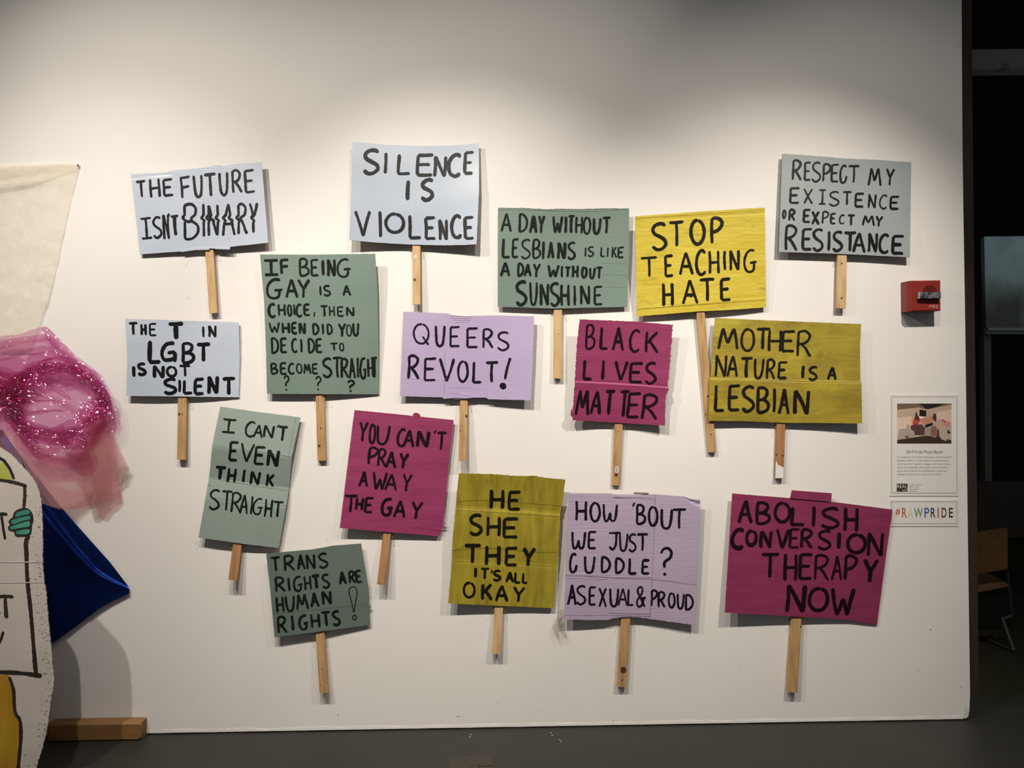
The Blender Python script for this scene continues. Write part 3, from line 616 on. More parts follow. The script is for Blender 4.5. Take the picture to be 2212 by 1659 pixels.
S(label='lilac placard with a pleated top edge reading QUEERS REVOLT!', o=(850, 660, 4.484), col='lilac', ink='lilac', s=0, k=.02,
  top=[(95, 60), (525, 75), (560, 92), (700, 104), (800, 100), (1000, 95), (1362, 105)], right=[(1362, 105), (1360, 230), (1345, 600), (1330, 918)],
  bottom=[(62, 878), (480, 890), (490, 903), (700, 908), (775, 900), (800, 890), (900, 893), (915, 908), (1330, 918)], left=[(95, 60), (62, 878)],
  drop=(18, 20, 16, 22, 14), text=[
  ("Q 188 348 172 385 17; U 402 503 188 400 20; E 540 650 198 403; E 703 825 212 410; R 858 970 220 417; S 1000 1125 250 438", 19),
  ("R 130 254 476 717 23; E 290 420 503 730 20; V 438 593 505 743; O 618 727 533 744 19; L 760 862 538 753; T 883 1022 540 752 23; ! 1028 1142 496 812 23", 22, .02, -4)],
  stick=((683, 908), (668, 1508), 76), wood=1, dend=.045, knots=[(708, 1070, 13), (645, 1212, 6), (712, 915, 6), (668, 1160, 3)],
  ridges=[(.345, .3, .345, 1, -.0014, 1.5), (.34, 1, .5, .95, .002, 2), (.68, .6, .68, 1, -.001, 1.5), (0, .78, .33, .78, .001, 1.2)],
  seams=[[(548, 100), (650, 106), (768, 104), 4], [(555, 122), (650, 124), (755, 126), 4.5], [(570, 141), (650, 143), (748, 143), 4.5], [(596, 161), (650, 163), (738, 163), 5], [(496, 450), (500, 620), (490, 880), 4], [(490, 870), (560, 850), (640, 856), 4], [(540, 800), (760, 800), 2.5]],
  flaps=[dict(px=[(490, 872), (560, 852), (700, 862), (785, 880), (790, 890), (700, 900), (600, 895), (492, 903)], name='torn_edge', lift=.003)])
S(label='magenta placard with torn side edges reading BLACK LIVES MATTER', o=(1220, 680, 4.366), col='magenta', ink='magenta', s=-10, k=.04, edge=1,
  top=[(140, 42), (700, 65), (1020, 95)], right=[(1020, 95), (1008, 250), (990, 500), (968, 668), (985, 708), (955, 752), (950, 900), (943, 1045)],
  bottom=[(72, 995), (500, 1018), (943, 1045)], left=[(140, 42), (118, 250), (95, 620), (80, 850), (72, 995)], drop=(38, 30, 24, 22, 14), rag=(.5, 1.3, .3, .9), text=[
  ("B 193 290 90 326 18; L 328 417 110 328; A 448 562 110 343; C 606 714 136 354; K 758 890 153 364", 22),
  ("L 166 268 420 616 25; I 338 382 420 620 25; V 466 597 428 624; E 605 742 448 643; S 753 870 443 657 24", 23),
  ("M 103 240 703 952; A 246 348 713 944; T 368 477 708 950; T 506 614 713 967; E 583 720 733 972; R 720 884 743 992", 24, .03, -22)],
  stick=((510, 1020), (484, 1610), 76), wood=1, dend=.014, knots=[(483, 1510, 15), (505, 1100, 5)],
  stickbits=[('barcode_sticker', [(478, 1430), (510, 1432), (506, 1490), (474, 1488)], mat('white_sticker', (.75, .74, .70)), 'small white barcode sticker'),
             ('barcode', [(484, 1436), (499, 1437), (496, 1480), (481, 1480)], mat('barcode_ink', (.10, .10, .10), col2=(.6, .6, .58), nscale=90, stretch=(.2, 1, 6)), None)],
  prof=[(0, 0), (.61, -.002), (.625, .0035), (.70, .001), (1, 0)], seams=[[(95, 620), (350, 622), (640, 640), (960, 662), 3.5]],
  flaps=[dict(px=[(76, 885), (62, 892), (54, 925), (58, 955), (72, 965)], name='torn_edge', lift=.002)])
S(label='wide mottled olive-yellow placard reading MOTHER NATURE IS A LESBIAN', o=(1510, 680, 4.366), col='olive', ink='yellow', s=-8, k=.03, edge=None,
  top=[(150, 30), (800, 58), (1530, 88)], right=[(1530, 88), (1518, 300), (1522, 634), (1533, 640), (1538, 1025)], bottom=[(90, 1000), (400, 1002), (800, 1018), (1538, 1025)],
  left=[(150, 30), (110, 580), (102, 590), (90, 1000)], drop=(18, 20, 18, 24, 11), text=[
  ("M 178 375 118 332 24; O 393 528 127 347 20; T 530 678 122 334 24; H 650 783 138 352; E 775 912 146 352; R 918 1063 146 398 20", 22),
  ("N 146 265 373 590; A 263 370 380 590; T 383 515 398 602 26; U 518 612 408 607 20; R 633 722 413 613 20; E 740 840 438 607; I 958 1005 470 607 26; S 1028 1124 483 622 23; A 1210 1303 486 620", 22),
  ("L 140 250 656 914 24; E 273 397 656 907; S 398 530 666 920; B 538 668 678 930; I 692 725 683 927; A 746 858 688 945; N 888 1048 703 948 30", 26, .03, -6)],
  stick=((775, 1022), (758, 1543), 80), wood=2, dend=.020, knots=[(730, 1320, 8), (790, 1328, 8), (800, 1290, 3)],
  prof=[(0, 0), (.58, .0005), (.60, .004), (1, 0)], seams=[[(105, 580), (400, 600), (900, 625), (1528, 640), 4]],
  stickbits=[('white_tip', [(724, 1395), (733, 1382), (742, 1412), (765, 1425), (798, 1440), (796, 1541), (719, 1541)], mat('white_paint_tip', (.78, .76, .74), rough=.6), 'patch of white paint on the stick end')])
S(label='folded light sage placard reading I CAN\'T EVEN THINK STRAIGHT', o=(420, 870, 3.95), col='mint', ink='green', s=-14, k=.10,
  top=[(220, 32), (550, 80), (905, 125)], right=[(905, 125), (830, 460), (805, 750), (770, 950), (720, 1240)], bottom=[(35, 1150), (400, 1202), (720, 1240)],
  left=[(220, 32), (153, 360), (125, 640), (35, 1150)], drop=(12, 13, 21, 12, 19), text=[
  ("i 232 358 136 258 16; C 433 520 157 292 15; A 506 587 183 300 14; N 588 682 188 303 16; ' 704 724 183 215 11; T 706 800 198 332 20", 16),
  ("E 291 380 328 497 20; V 390 512 342 510 17; E 508 607 370 528 19; N 616 727 395 550 24", 19),
  ("T 166 274 540 664 24; H 278 357 552 687; I 410 434 562 685 21; N 473 565 580 705 22; K 610 687 602 720", 20),
  ("S 123 220 738 914 15; T 222 327 748 925 18; R 310 404 763 942; A 388 460 780 952; I 466 510 792 955; G 498 590 813 957 13; H 596 668 818 982; T 663 762 838 980 16", 15)],
  stick=((367, 1205), (325, 1515), 75), wood=2, dend=.045, up=.25, nails=(-1,),
  prof=[(0, 0), (.27, .012), (.31, .014), (.54, -.008), (.56, -.006), (.70, .003), (1, 0)],
  seams=[[(155, 358), (400, 400), (700, 440), (835, 465), 3], [(125, 640), (400, 690), (805, 752), 4], [(100, 800), (400, 840), (785, 878), 2.5], [(868, 122), (830, 300), (805, 455), 3], [(112, 705), (142, 702), 9]])
S(label='magenta placard reading YOU CAN\'T PRAY AWAY THE GAY', o=(720, 870, 3.95), col='magenta', ink='magenta', s=-12, k=.06,
  top=[(180, 62), (550, 98), (700, 114), (1028, 148)], right=[(1028, 148), (1000, 400), (935, 1050), (905, 1140)], bottom=[(55, 1068), (450, 1103), (905, 1140)], left=[(180, 62), (55, 1068)],
  drop=(15, 12, 24, 10, 15), text=[
  ("Y 218 297 156 337; O 303 364 178 353 18; U 368 484 186 360 19; C 543 620 218 374 18; A 596 697 226 382; N 708 824 233 387 26; ' 860 878 228 268 15; T 873 970 248 408", 20),
  ("P 295 384 374 533; R 376 456 388 547; A 446 542 410 562; Y 558 646 423 567 22", 19),
  ("A 218 302 578 720; W 332 460 586 747; A 438 547 603 754; Y 588 674 603 762", 18),
  ("T 86 210 783 940; H 188 260 803 922; E 263 348 803 942; G 406 520 811 968 24; A 513 620 828 984; Y 663 765 838 1000", 20)],
  stick=((459, 1108), (406, 1553), 68), wood=2, dend=.045, knots=[(402, 1543, 5), (462, 1120, 3)], ridges=[(.75, .93, 1, .945, .001, 1.2)],
  seams=[[(750, 990), (935, 1008), 2.5], [(650, 1062), (915, 1085), 2.5]],
  flaps=[dict(px=[(676, 108), (684, 90), (710, 84), (738, 98), (745, 120), (710, 122)], name='torn_tab', lift=.0005), dict(px=[(930, 1026), (958, 1024), (958, 1030), (930, 1034)], name='torn_edge', lift=.0008), dict(px=[(928, 1048), (958, 1050), (956, 1057), (926, 1056)], name='torn_edge', lift=.0008)])
S(label='mossy yellow cardboard placard reading HE SHE THEY IT\'S ALL OKAY', o=(960, 1010, 3.858), col='moss', ink='yellow', s=-4, k=.02, edge=1,
  top=[(120, 48), (400, 55), (600, 70), (740, 68), (860, 88), (1008, 100)], right=[(1008, 100), (998, 180), (965, 400), (950, 700), (940, 850), (910, 1172)],
  bottom=[(32, 1132), (450, 1152), (910, 1172)], left=[(120, 48), (90, 360), (65, 640), (60, 800), (42, 1000), (32, 1132)], drop=(34, 22, 26, 12, 15), rag=(.7, .6, .6, .5), text=[
  ("H 376 500 176 350 24; E 528 642 193 356 21", 22), ("S 202 322 386 566 23; H 348 468 403 578; E 483 622 418 587 22", 22),
  ("T 156 312 638 804 24; H 336 470 643 822 26; E 500 616 660 820 24; Y 648 762 660 830 26", 24),
  ("I 243 274 826 924 24; T 294 380 834 934; ' 384 404 846 888 13; S 400 477 853 946; A 508 582 862 962; L 578 643 866 964; L 643 700 873 967", 18, .03),
  ("O 153 260 953 1088 18; K 306 408 962 1110 24; A 423 534 976 1122; Y 570 674 988 1127", 20, .04)],
  stick=((455, 1155), (432, 1555), 72), wood=0, dend=.030,
  prof=[(0, .012), (.26, -.003), (.29, .001), (.55, .001), (.67, -.0015), (.69, .0005), (1, 0)],
  seams=[[(92, 352), (400, 372), (970, 408), 4], [(60, 785), (400, 792), (935, 825), 3], [(65, 690), (400, 672), (760, 705), (950, 705), 3], [(105, 280), (400, 275), (980, 320), 2.5], [(440, 70), (425, 330), 2.5]],
  ridges=[(0, .6, .1, .55, .0012, 2.5)])
S(label='mauve placard with a dented top corner reading HOW \'BOUT WE JUST CUDDLE? ASEXUAL & PROUD', o=(1190, 1050, 3.687), col='mauve', ink='lilac', s=-2, k=.03,
  top=[(142, 58), (480, 58), (500, 66), (830, 66), (1060, 82), (1120, 104), (1192, 108)], right=[(1192, 108), (1172, 600), (1150, 1108)],
  bottom=[(105, 1062), (300, 1068), (450, 1066), (520, 1048), (640, 1042), (720, 1048), (800, 1060), (950, 1082), (1150, 1108)], left=[(142, 58), (128, 400), (105, 1062)],
  drop=(30, 24, 25, 20, 14), rag=(.3, .4, .5, .3), text=[
  ("H 193 290 113 280 17; O 308 397 126 287; w 413 533 138 283 16; ' 648 670 126 167 10; B 675 757 143 307; O 773 854 158 320; U 873 972 176 345 19; T 963 1084 178 344", 17),
  ("w 163 280 358 500; E 293 367 358 502; J 455 562 366 508 14; U 543 617 373 520 15; S 616 684 376 524 14; T 678 780 376 520", 16),
  ("c 146 213 533 692; U 263 354 553 697 18; D 393 477 558 692; D 506 587 568 697; L 613 690 568 702; E 720 792 583 704; ? 865 972 488 720 20", 17),
  ("A 128 207 778 952 18; S 200 282 788 947; E 300 365 798 950; X 378 447 806 967; U 466 542 810 962; A 533 613 810 957 11; L 608 664 816 952 13; & 678 764 800 967 13; P 793 853 823 957; R 850 914 836 970; O 933 992 846 972; U 1003 1064 853 982; D 1063 1137 860 990", 15)],
  stick=((598, 1050), (565, 1600), 74), wood=1, dend=.022, knots=[(578, 1465, 24), (566, 1548, 6), (572, 1535, 4)],
  ridges=[(.33, .01, .65, .03, .0016, 2), (.93, .02, 1, .04, -.004, 3), (.66, 0, .66, 1, -.001, 1.6), (0, .64, .66, .66, .0012, 1.4)],
  seams=[[(495, 88), (640, 90), (825, 96), 4], [(113, 712), (450, 725), (830, 745), (1165, 790), 3.5], [(112, 735), (450, 745), 2.5], [(830, 70), (820, 500), (790, 1050), 3], [(105, 1030), (450, 1030), (800, 1038), 3.5], [(460, 1012), (790, 1018), 3], [(120, 880), (200, 884), 3], [(1060, 84), (1120, 112), (1190, 122), 5]],
  flaps=[dict(px=[(660, 50), (778, 54), (776, 66), (662, 62)], name='tape_scrap', lift=.0015, m=mat('brown_tape_scrap', (.20, .15, .10)))])
S(label='large crimson-magenta placard with a top tab reading ABOLISH CONVERSION THERAPY NOW', o=(1540, 1040, 3.456), col='crimson', ink='magenta', s=-6, k=.05,
  top=[(145, 90), (580, 125), (885, 152), (1342, 210)], right=[(1342, 210), (1300, 500), (1225, 1070)], bottom=[(90, 978), (600, 1008), (1000, 1033), (1225, 1070)], left=[(145, 90), (90, 978)],
  drop=(20, 10, 32, 4, 12), text=[
  ("A 188 300 133 317; B 316 433 150 324 21; O 456 582 153 310; L 573 693 186 332; I 736 768 176 345; S 803 950 192 355; H 973 1088 188 380 23", 21),
  ("C 133 238 348 507 27; O 241 333 360 485 23; N 348 445 363 503; V 468 572 350 507; E 566 652 348 500 17; R 648 750 350 502; S 778 887 362 512 18; I 926 958 370 510 26; O 996 1148 388 540 24; N 1148 1278 376 563", 21, .03),
  ("T 353 500 534 724 21; H 528 630 534 748; E 636 750 536 733; R 753 872 543 740 16; A 883 967 548 742 17; P 976 1080 546 740; Y 1118 1240 573 760 27", 21, .03),
  ("N 540 700 763 984 27; O 710 867 790 972 23; W 878 1060 788 1007 26", 26, .02, -10)],
  stick=((625, 1020), (593, 1575), 76), wood=1, dend=.027, knots=[(655, 1085, 5)],
  flaps=[dict(px=[(590, 66), (887, 88), (884, 150), (578, 126)], name='folded_tab', lift=.0042)], seams=[[(595, 118), (880, 138), 5]])
S(label='deep sage placard with an outlined exclamation mark reading TRANS RIGHTS ARE HUMAN RIGHTS', o=(560, 1160, 4.366), col='darkgreen', ink='green', s=12, k=-.07,
  top=[(65, 160), (300, 135), (500, 118), (700, 82), (960, 62)], right=[(960, 62), (1000, 300), (1025, 450), (1045, 830)], bottom=[(145, 945), (560, 893), (1045, 830)], left=[(65, 160), (95, 400), (145, 945)],
  drop=(24, 16, 21, 8, 15), text=[
  ("T 103 207 183 327; R 225 335 168 324; A 353 434 157 312; N 438 533 158 307; S 553 652 148 294 19", 20, -.06),
  ("R 143 246 373 522; I 270 292 377 514; G 318 416 368 515 18; H 420 492 363 503 17; T 488 584 354 494 26; S 586 667 347 484; A 746 823 318 452 21; R 840 908 316 440; E 903 974 310 432 21", 19),
  ("H 158 235 557 714; U 246 338 548 704; M 343 465 533 690; A 478 564 516 665; N 588 687 503 642 22", 20),
  ("R 168 262 742 910; I 298 326 733 887 22; G 370 470 733 877; H 483 575 718 860; T 580 683 698 847 23; S 683 768 693 837", 20),
  ("~ 846 926 465 708; o 877 920 735 783", 8, 0, 0)],
  stick=((572, 900), (610, 1470), 84), wood=1, dend=.032, knots=[(595, 1248, 5), (578, 1400, 4)],
  seams=[[(120, 725), (500, 690), (1030, 632), 4]], nails=(-1, 1),
  flaps=[dict(px=[(1030, 640), (1052, 645), (1048, 675), (1034, 670)], name='torn_edge', lift=.001)])
for sg in SIGNS: placard(sg)
# ------------------------------------------------------------------ clear ribbon dangling by the mauve placard
clear = film('clear_plastic', (.80, .79, .76), None, .12, .10, bump=.6, bscale=120)
t = thing('plastic_ribbon', 'crumpled clear plastic ribbon hanging beside the mauve placard', 'ribbon', P(1211, 1320))
def sheet(name, poly, dfun, m, parent, rings=10, nseg=72, amp=.004, fr=18, jit=.001, seed=0, sharp=False, center=None, inner=0.0, edge=.012):
    """irregular sheet: outline in picture units laid at depth dfun(x,y); folds are real relief"""
    pl = crom(poly+[poly[0]], 4) if not sharp else poly+[poly[0]]
    c = [0]
    for i in range(1, len(pl)): c.append(c[-1]+math.dist(pl[i-1], pl[i]))
    out = []
    for i in range(nseg):
        s = c[-1]*i/nseg; k = 0
        while s > c[k+1]: k += 1
        q = (s-c[k])/((c[k+1]-c[k]) or 1); out.append((pl[k][0]+(pl[k+1][0]-pl[k][0])*q, pl[k][1]+(pl[k+1][1]-pl[k][1])*q))
    cx_, cy_ = center or (sum(p[0] for p in out)/nseg, sum(p[1] for p in out)/nseg)
    V = []; Fs = []
    for j in range(rings+1):
        r = inner+(1-inner)*j/rings
        for i, (x, y) in enumerate(out):
            e = 1+(edge*noise.noise((i*.35+seed, seed, 0)) if j == rings else 0)
            X, Y = cx_+(x-cx_)*r*e, cy_+(y-cy_)*r*e
            nz = abs(noise.noise((X/fr+seed, Y/fr, seed*1.7)))*1.6+.6*abs(noise.noise((X/fr*2.3, Y/fr*2.3+seed, 3)))
            V.append(P(X, Y, dfun(X, Y)+amp*(nz-.5)*.6+R.uniform(-jit, jit)))
    for j in range(rings):
        for i in range(nseg):
            k = (i+1) % nseg; Fs.append((j*nseg+i, j*nseg+k, (j+1)*nseg+k, (j+1)*nseg+i))
    if inner == 0:
        pass
    return mesh_obj(name, V, Fs, m, parent, smooth=False)
cd_ = lambda x, y: .03
sheet('knot', [(1203, 1330), (1211, 1316), (1218, 1322), (1217, 1336), (1206, 1342)], lambda x, y: .022, clear, t, amp=.006, fr=5, nseg=30, rings=6)
sheet('tail', [(1206, 1332), (1194, 1352), (1194, 1362), (1203, 1378), (1209, 1380), (1203, 1358), (1212, 1340)], lambda x, y: .018, clear, t, amp=.006, fr=6, nseg=36, rings=6)
sheet('tail', [(1210, 1336), (1205, 1350), (1210, 1364), (1222, 1381), (1226, 1377), (1218, 1355), (1214, 1338)], lambda x, y: .020, clear, t, amp=.006, fr=6, nseg=36, rings=6)
# ------------------------------------------------------------------ fire alarm
red = mat('alarm_red', (.245, .026, .018), rough=.38, spec=.45, col2=(.215, .022, .015), nscale=12)
t = thing('fire_alarm', 'red wall-mounted fire alarm box with a clear strobe', 'alarm', P(1985, 640))
da = .062
fr_ = [(1967.5, 606.5), (2031, 605.5), (2031.5, 671), (1968, 672.5)]
fv = [P(x, y, da) for x, y in fr_]
bl = P(1945.5, 612); bl2 = P(1946, 675.5); xr = fv[1].x+.002
bk = [Vector((bl.x, -.001, fv[0].z-.004)), Vector((xr, -.001, fv[1].z)), Vector((xr, -.001, fv[2].z)), Vector((bl.x, -.001, fv[3].z+.0))]
mid = [b_.lerp(f_, .8) for b_, f_ in zip(bk, fv)]; mid[0].x = fv[0].x-.012; mid[3].x = fv[3].x-.012
cen = (fv[0]+fv[2])/2
fi = [f_.lerp(cen, .05)+Vector((0, -.003, 0)) for f_ in fv]
mb = MB(); mb.add(bk+mid+fv+fi, [(0, 1, 2, 3)]+[(4*j+i, 4*j+(i+1) % 4, 4*j+4+(i+1) % 4, 4*j+4+i) for j in range(3) for i in range(4)]+[(12, 13, 14, 15)])
mb.obj('housing', red, t)
mb = MB()
for k in range(6):
    y = 617+k*2.3; w0 = [15, 22, 26, 28, 29, 29][k]/2
    a = P(2008-w0, y, da+.003); b = P(2008+w0, y-.3, da+.003); mb.prism([a, b, b+Vector((0, 0, -.0018)), a+Vector((0, 0, -.0018))], (0, -.0022, 0))
mb.obj('sound_slot', mat('alarm_red_dark', (.17, .017, .012), rough=.5), t)
mb = MB(); a = P(1987, 631, da+.024); b = P(2032.5, 630, da+.024); c_ = P(2032.5, 644.5, da+.024)
mb.box(a.x, b.x, -(da+.024), -(da+.002), c_.z, a.z); body = mb.obj('strobe', mat('strobe_chrome', (.46, .47, .54), rough=.16, metal=.75, col2=(.12, .12, .15), nscale=38, lo=.45, hi=.6, bump=.6, bscale=60), t)
mb = MB(); mb.box(a.x-.0015, a.x+.003, -(da+.0235), -(da+.002), c_.z-.001, a.z+.001); mb.obj('strobe_end', mat('cream_plastic', (.62, .52, .36), rough=.4), t)
mb = MB(); mb.box(a.x-.004, b.x+.002, -(da+.008), -(da+.002), c_.z-.004, a.z+.003); mb.obj('bezel', mat('alarm_red_dark', (0, 0, 0)), t)
mb = MB(); mb.tube([P(1955, 609.5, .004), P(1947, 611, .004)], .003); mb.obj('mounting_clip', nail_m, t)
# ------------------------------------------------------------------ printed notices
FNT = None
def text_mesh(txt, box, d, m, parent, name='print', align='L', bold=0.0):
    """box: x0, x1 (None keeps width), baseline y, cap height px"""
    x0, x1, yb, ch = box
    cu = bpy.data.curves.new('t', 'FONT'); cu.body = txt; cu.size = 1.0; cu.offset = bold
    o = bpy.data.objects.new('t', cu); COL.objects.link(o); dg = bpy.context.evaluated_depsgraph_get(); dg.update()
    me = bpy.data.meshes.new_from_object(o.evaluated_get(dg)); bpy.data.objects.remove(o); bpy.data.curves.remove(cu)
    xs = [v.co.x for v in me.vertices]; wx = max(xs)-min(xs); mx = min(xs)
    v = [P(x0+(q.co.x-mx)/wx*(x1-x0), yb-q.co.y/.69*ch, d) for q in me.vertices]; f = [tuple(p.vertices) for p in me.polygons]
    bpy.data.meshes.remove(me); return v, f
v, f = text_mesh('FIRE', (2007.5, 2027, 665.2, 6.4), da+.0037, None, t); mesh_obj('lettering', v, f, mat('faded_pink_print', (.62, .32, .30)), t)
paper = mat('notice_paper', (.79, .775, .75), rough=.55, spec=.35)
pink_ink = mat('grey_print', (.22, .21, .20), rough=.7); blk = mat('black_print', (.012, .012, .012), rough=.6)
line_m = mat('frame_line', (.24, .22, .20), rough=.6)
def quad(mb, x0, y0, x1, y1, d, mi=0): mb.add([P(x0, y0, d), P(x0, y1, d), P(x1, y1, d), P(x1, y0, d)], [(0, 1, 2, 3)], mi)
def frame(mb, x0, y0, x1, y1, w_, d):
    quad(mb, x0, y0, x1, y0+w_, d); quad(mb, x0, y1-w_, x1, y1, d); quad(mb, x0, y0+w_, x0+w_, y1-w_, d); quad(mb, x1-w_, y0+w_, x1, y1-w_, d)
t = thing('wall_notice', 'white printed notice with a colour photo headed 2019 Pride Photo Booth', 'notice', P(1996, 960))
mb = MB(); mb.prism([P(x, y, .0022) for x, y in [(1921.5, 851.5), (2070.5, 851.5), (2070.5, 1071.5), (1921.5, 1071.5)]], (0, .0018, 0)); mb.obj('sheet', paper, t)
mb = MB(); frame(mb, 1925.8, 857, 2067.6, 1065.5, .9, .0026); mb.obj('border', line_m, t, fix=False)
def ptext(txt, x0, x1, yb, ch, m, name='print', d=.0026, bold=0.0):
    v, f = text_mesh(txt, (x0, x1, yb, ch), d, m, t, bold=bold); return mesh_obj(name, v, f, m, t)
ptext('2019 Pride Photo Booth', 1958, 2036.5, 979.3, 6.6, mat('title_print', (.13, .12, .11)), 'heading')
mb = MB()
for i, (s_, x1_) in enumerate([('In recognition of the 50th Anniversary of the Stonewall', 2055), ('Rebellion, Real Art Ways presents a protest-themed', 2049.5), ('photo booth for visitors to engage with. Grab a friend,', 2052.5), ('grab a homemade sign, and to grab a camera and take a', 2048.5), ('photo that combines the contemporary community', 2045.5), ('feelings of pride with its deep political history.', 2036)]):
    v, f = text_mesh(s_, (1938.5, x1_, 989+i*7.42, 3.5), .0026, None, t); mb.add(v, f)
mb.obj('paragraph', pink_ink, t, fix=False)['kind'] = 'stuff'
mb = MB()
for i, (s_, x1_) in enumerate([('56 Arbor St. Hartford', 1990.5), ('860 232 1006', 1984), ('realartways.org', 1984.5), ('@realartways', 1981)]):
    v, f = text_mesh(s_, (1964, x1_, 1048.2+i*4.55, 2.3), .0026, None, t); mb.add(v, f)
mb.obj('address', pink_ink, t, fix=False)['kind'] = 'stuff'
mb = MB(); quad(mb, 1937, 1044.8, 1960.6, 1062, .0026); mb.obj('logo', blk, t, fix=False)
mb = MB(); v, f = text_mesh('REAL', (1938, 1960, 1054.6, 8), .0029, None, t); mb.add(v, f); v, f = text_mesh('WAYS', (1948.5, 1960, 1061.2, 4.2), .0029, None, t); mb.add(v, f)
mb.obj('logo_lettering', mat('white_print', (.75, .72, .7)), t, fix=False)['kind'] = 'stuff'
mb = MB(); v, f = text_mesh('ART', (1938, 1946.6, 1061.2, 4.2), .0029, None, t); mb.add(v, f); mb.obj('logo_lettering', mat('red_print', (.45, .12, .1)), t, fix=False)['kind'] = 'stuff'
# the small colour photo, itself flat
Z = 16.385
shapes = [((96, 82, 66), [(130, 110), (2055, 110), (2055, 1525), (130, 1525)]), ((165, 145, 128), [(130, 330), (900, 250), (1170, 330), (1170, 1250), (130, 1400)]),
 ((190, 170, 150), [(130, 620), (650, 560), (650, 1000), (130, 1250)]), ((158, 138, 122), [(1170, 320), (2055, 150), (2055, 1420), (1170, 1250)]), ((182, 162, 145), [(1530, 420), (2055, 330), (2055, 800), (1530, 650)]),
 ((28, 18, 14), [(840, 120), (1870, 120), (1240, 310), (1130, 285), (1050, 200)]), ((50, 36, 30), [(130, 1400), (600, 1330), (1100, 1250), (1650, 1280), (2055, 1420), (2055, 1525), (130, 1525)]),
 ((24, 14, 12), [(920, 320), (1160, 360), (1160, 575), (920, 550)]), ((60, 45, 32), [(800, 375), (740, 680), (700, 700), (960, 720), (880, 560)]), ((150, 50, 38), [(690, 680), (920, 690), (880, 860), (690, 880)]),
 ((190, 130, 100), [(620, 690), (740, 570), (700, 760)]), ((170, 60, 55), [(720, 720), (840, 690), (860, 790), (740, 830)]), ((165, 115, 88), [(950, 640), (1370, 560), (1400, 740), (1080, 860), (980, 740)]),
 ((215, 185, 165), [(890, 560), (1160, 580), (1000, 640), (940, 640)]), ((20, 20, 16), [(1120, 860), (1390, 780), (1390, 880), (1130, 970)]), ((72, 48, 48), [(610, 890), (760, 860), (1000, 850), (1120, 960), (1090, 1230), (760, 1230), (610, 1000)]),
 ((50, 35, 55), [(1380, 640), (1420, 460), (1500, 480), (1525, 620), (1500, 770)]), ((150, 138, 128), [(220, 1010), (450, 990), (480, 850), (560, 860), (580, 1010), (740, 1100), (740, 1310), (420, 1340), (160, 1370), (180, 1120)]),
 ((120, 58, 55), [(400, 1260), (550, 1250), (520, 1340), (440, 1330)]), ((135, 125, 112), [(1120, 1000), (1250, 920), (1380, 910), (1400, 1050), (1300, 1230), (1100, 1240)]), ((112, 84, 72), [(1310, 1060), (1400, 880), (1520, 930), (1520, 1290), (1320, 1270)]),
 ((155, 142, 130), [(1630, 940), (1900, 980), (1930, 1200), (1880, 1440), (1700, 1380), (1640, 1280)]), ((170, 85, 98), [(1660, 700), (1740, 650), (2000, 800), (1960, 890), (1860, 900), (1790, 770)]), ((205, 125, 140), [(1840, 780), (1940, 790), (1920, 870), (1850, 850)]),
 ((28, 22, 18), [(1910, 1020), (2030, 1150), (1920, 1180)]), ((90, 38, 32), [(1540, 1000), (1600, 1040), (1630, 1260), (1530, 1280)]), ((185, 150, 138), [(1350, 1265), (1510, 1290), (1500, 1310), (1370, 1285)])]
pm = bpy.data.materials.new('photo_print'); pm.use_nodes = True; nt = pm.node_tree; at = nt.nodes.new('ShaderNodeAttribute'); at.attribute_name = 'print'
nt.links.new(at.outputs['Color'], nt.nodes['Principled BSDF'].inputs['Base Color']); nt.nodes['Principled BSDF'].inputs['Roughness'].default_value = .5
mb = MB(); cols_ = []
for i, (c_, pl) in enumerate(shapes):
    mb.add([P(1930+x/Z, 865+y/Z, .0026+i*.00002) for x, y in pl], [tuple(range(len(pl)))]); cols_.append(tuple(min(1, v*1.45) for v in lin(c_)))
po = mb.obj('photo', pm, t, fix=False); ca = po.data.color_attributes.new('print', 'FLOAT_COLOR', 'CORNER')
for p_, c_ in zip(po.data.polygons, cols_):
    for li in p_.loop_indices: ca.data[li].color = (*c_, 1)
t = thing('wall_notice', 'small white strip reading #RAWPRIDE in rainbow letters', 'notice', P(1996, 1108))
mb = MB(); mb.prism([P(x, y, .0022) for x, y in [(1921.5, 1079), (2070.5, 1079), (2070.5, 1137), (1921.5, 1137)]], (0, .0018, 0)); mb.obj('sheet', paper, t)
mb = MB(); frame(mb, 1925.5, 1083.6, 2067.6, 1131.5, .9, .0026); mb.obj('border', line_m, t, fix=False)
for ch, x0_, x1_, c_ in [('#', 1934.5, 1944.5, (.52, .09, .09)), ('R', 1948.5, 1959, (.50, .13, .08)), ('A', 1961, 1972, (.70, .66, .38)), ('W', 1974.5, 1993.5, (.13, .30, .18)), ('P', 1997, 2007.5, (.06, .14, .40)), ('R', 2010.5, 2021, (.055, .035, .06)), ('I', 2025.2, 2028, (.38, .12, .10)), ('D', 2034, 2044.8, (.09, .04, .03)), ('E', 2050, 2058.5, (.02, .02, .02))]:
    v, f = text_mesh(ch, (x0_, x1_, 1117.5 if ch != '#' else 1111.5, 20.5 if ch != '#' else 14.5), .0027, None, t, bold=.012)
    mesh_obj('letter', v, f, mat('hashtag_ink_%s%d' % (ch, int(x0_)), c_, rough=.6), t)
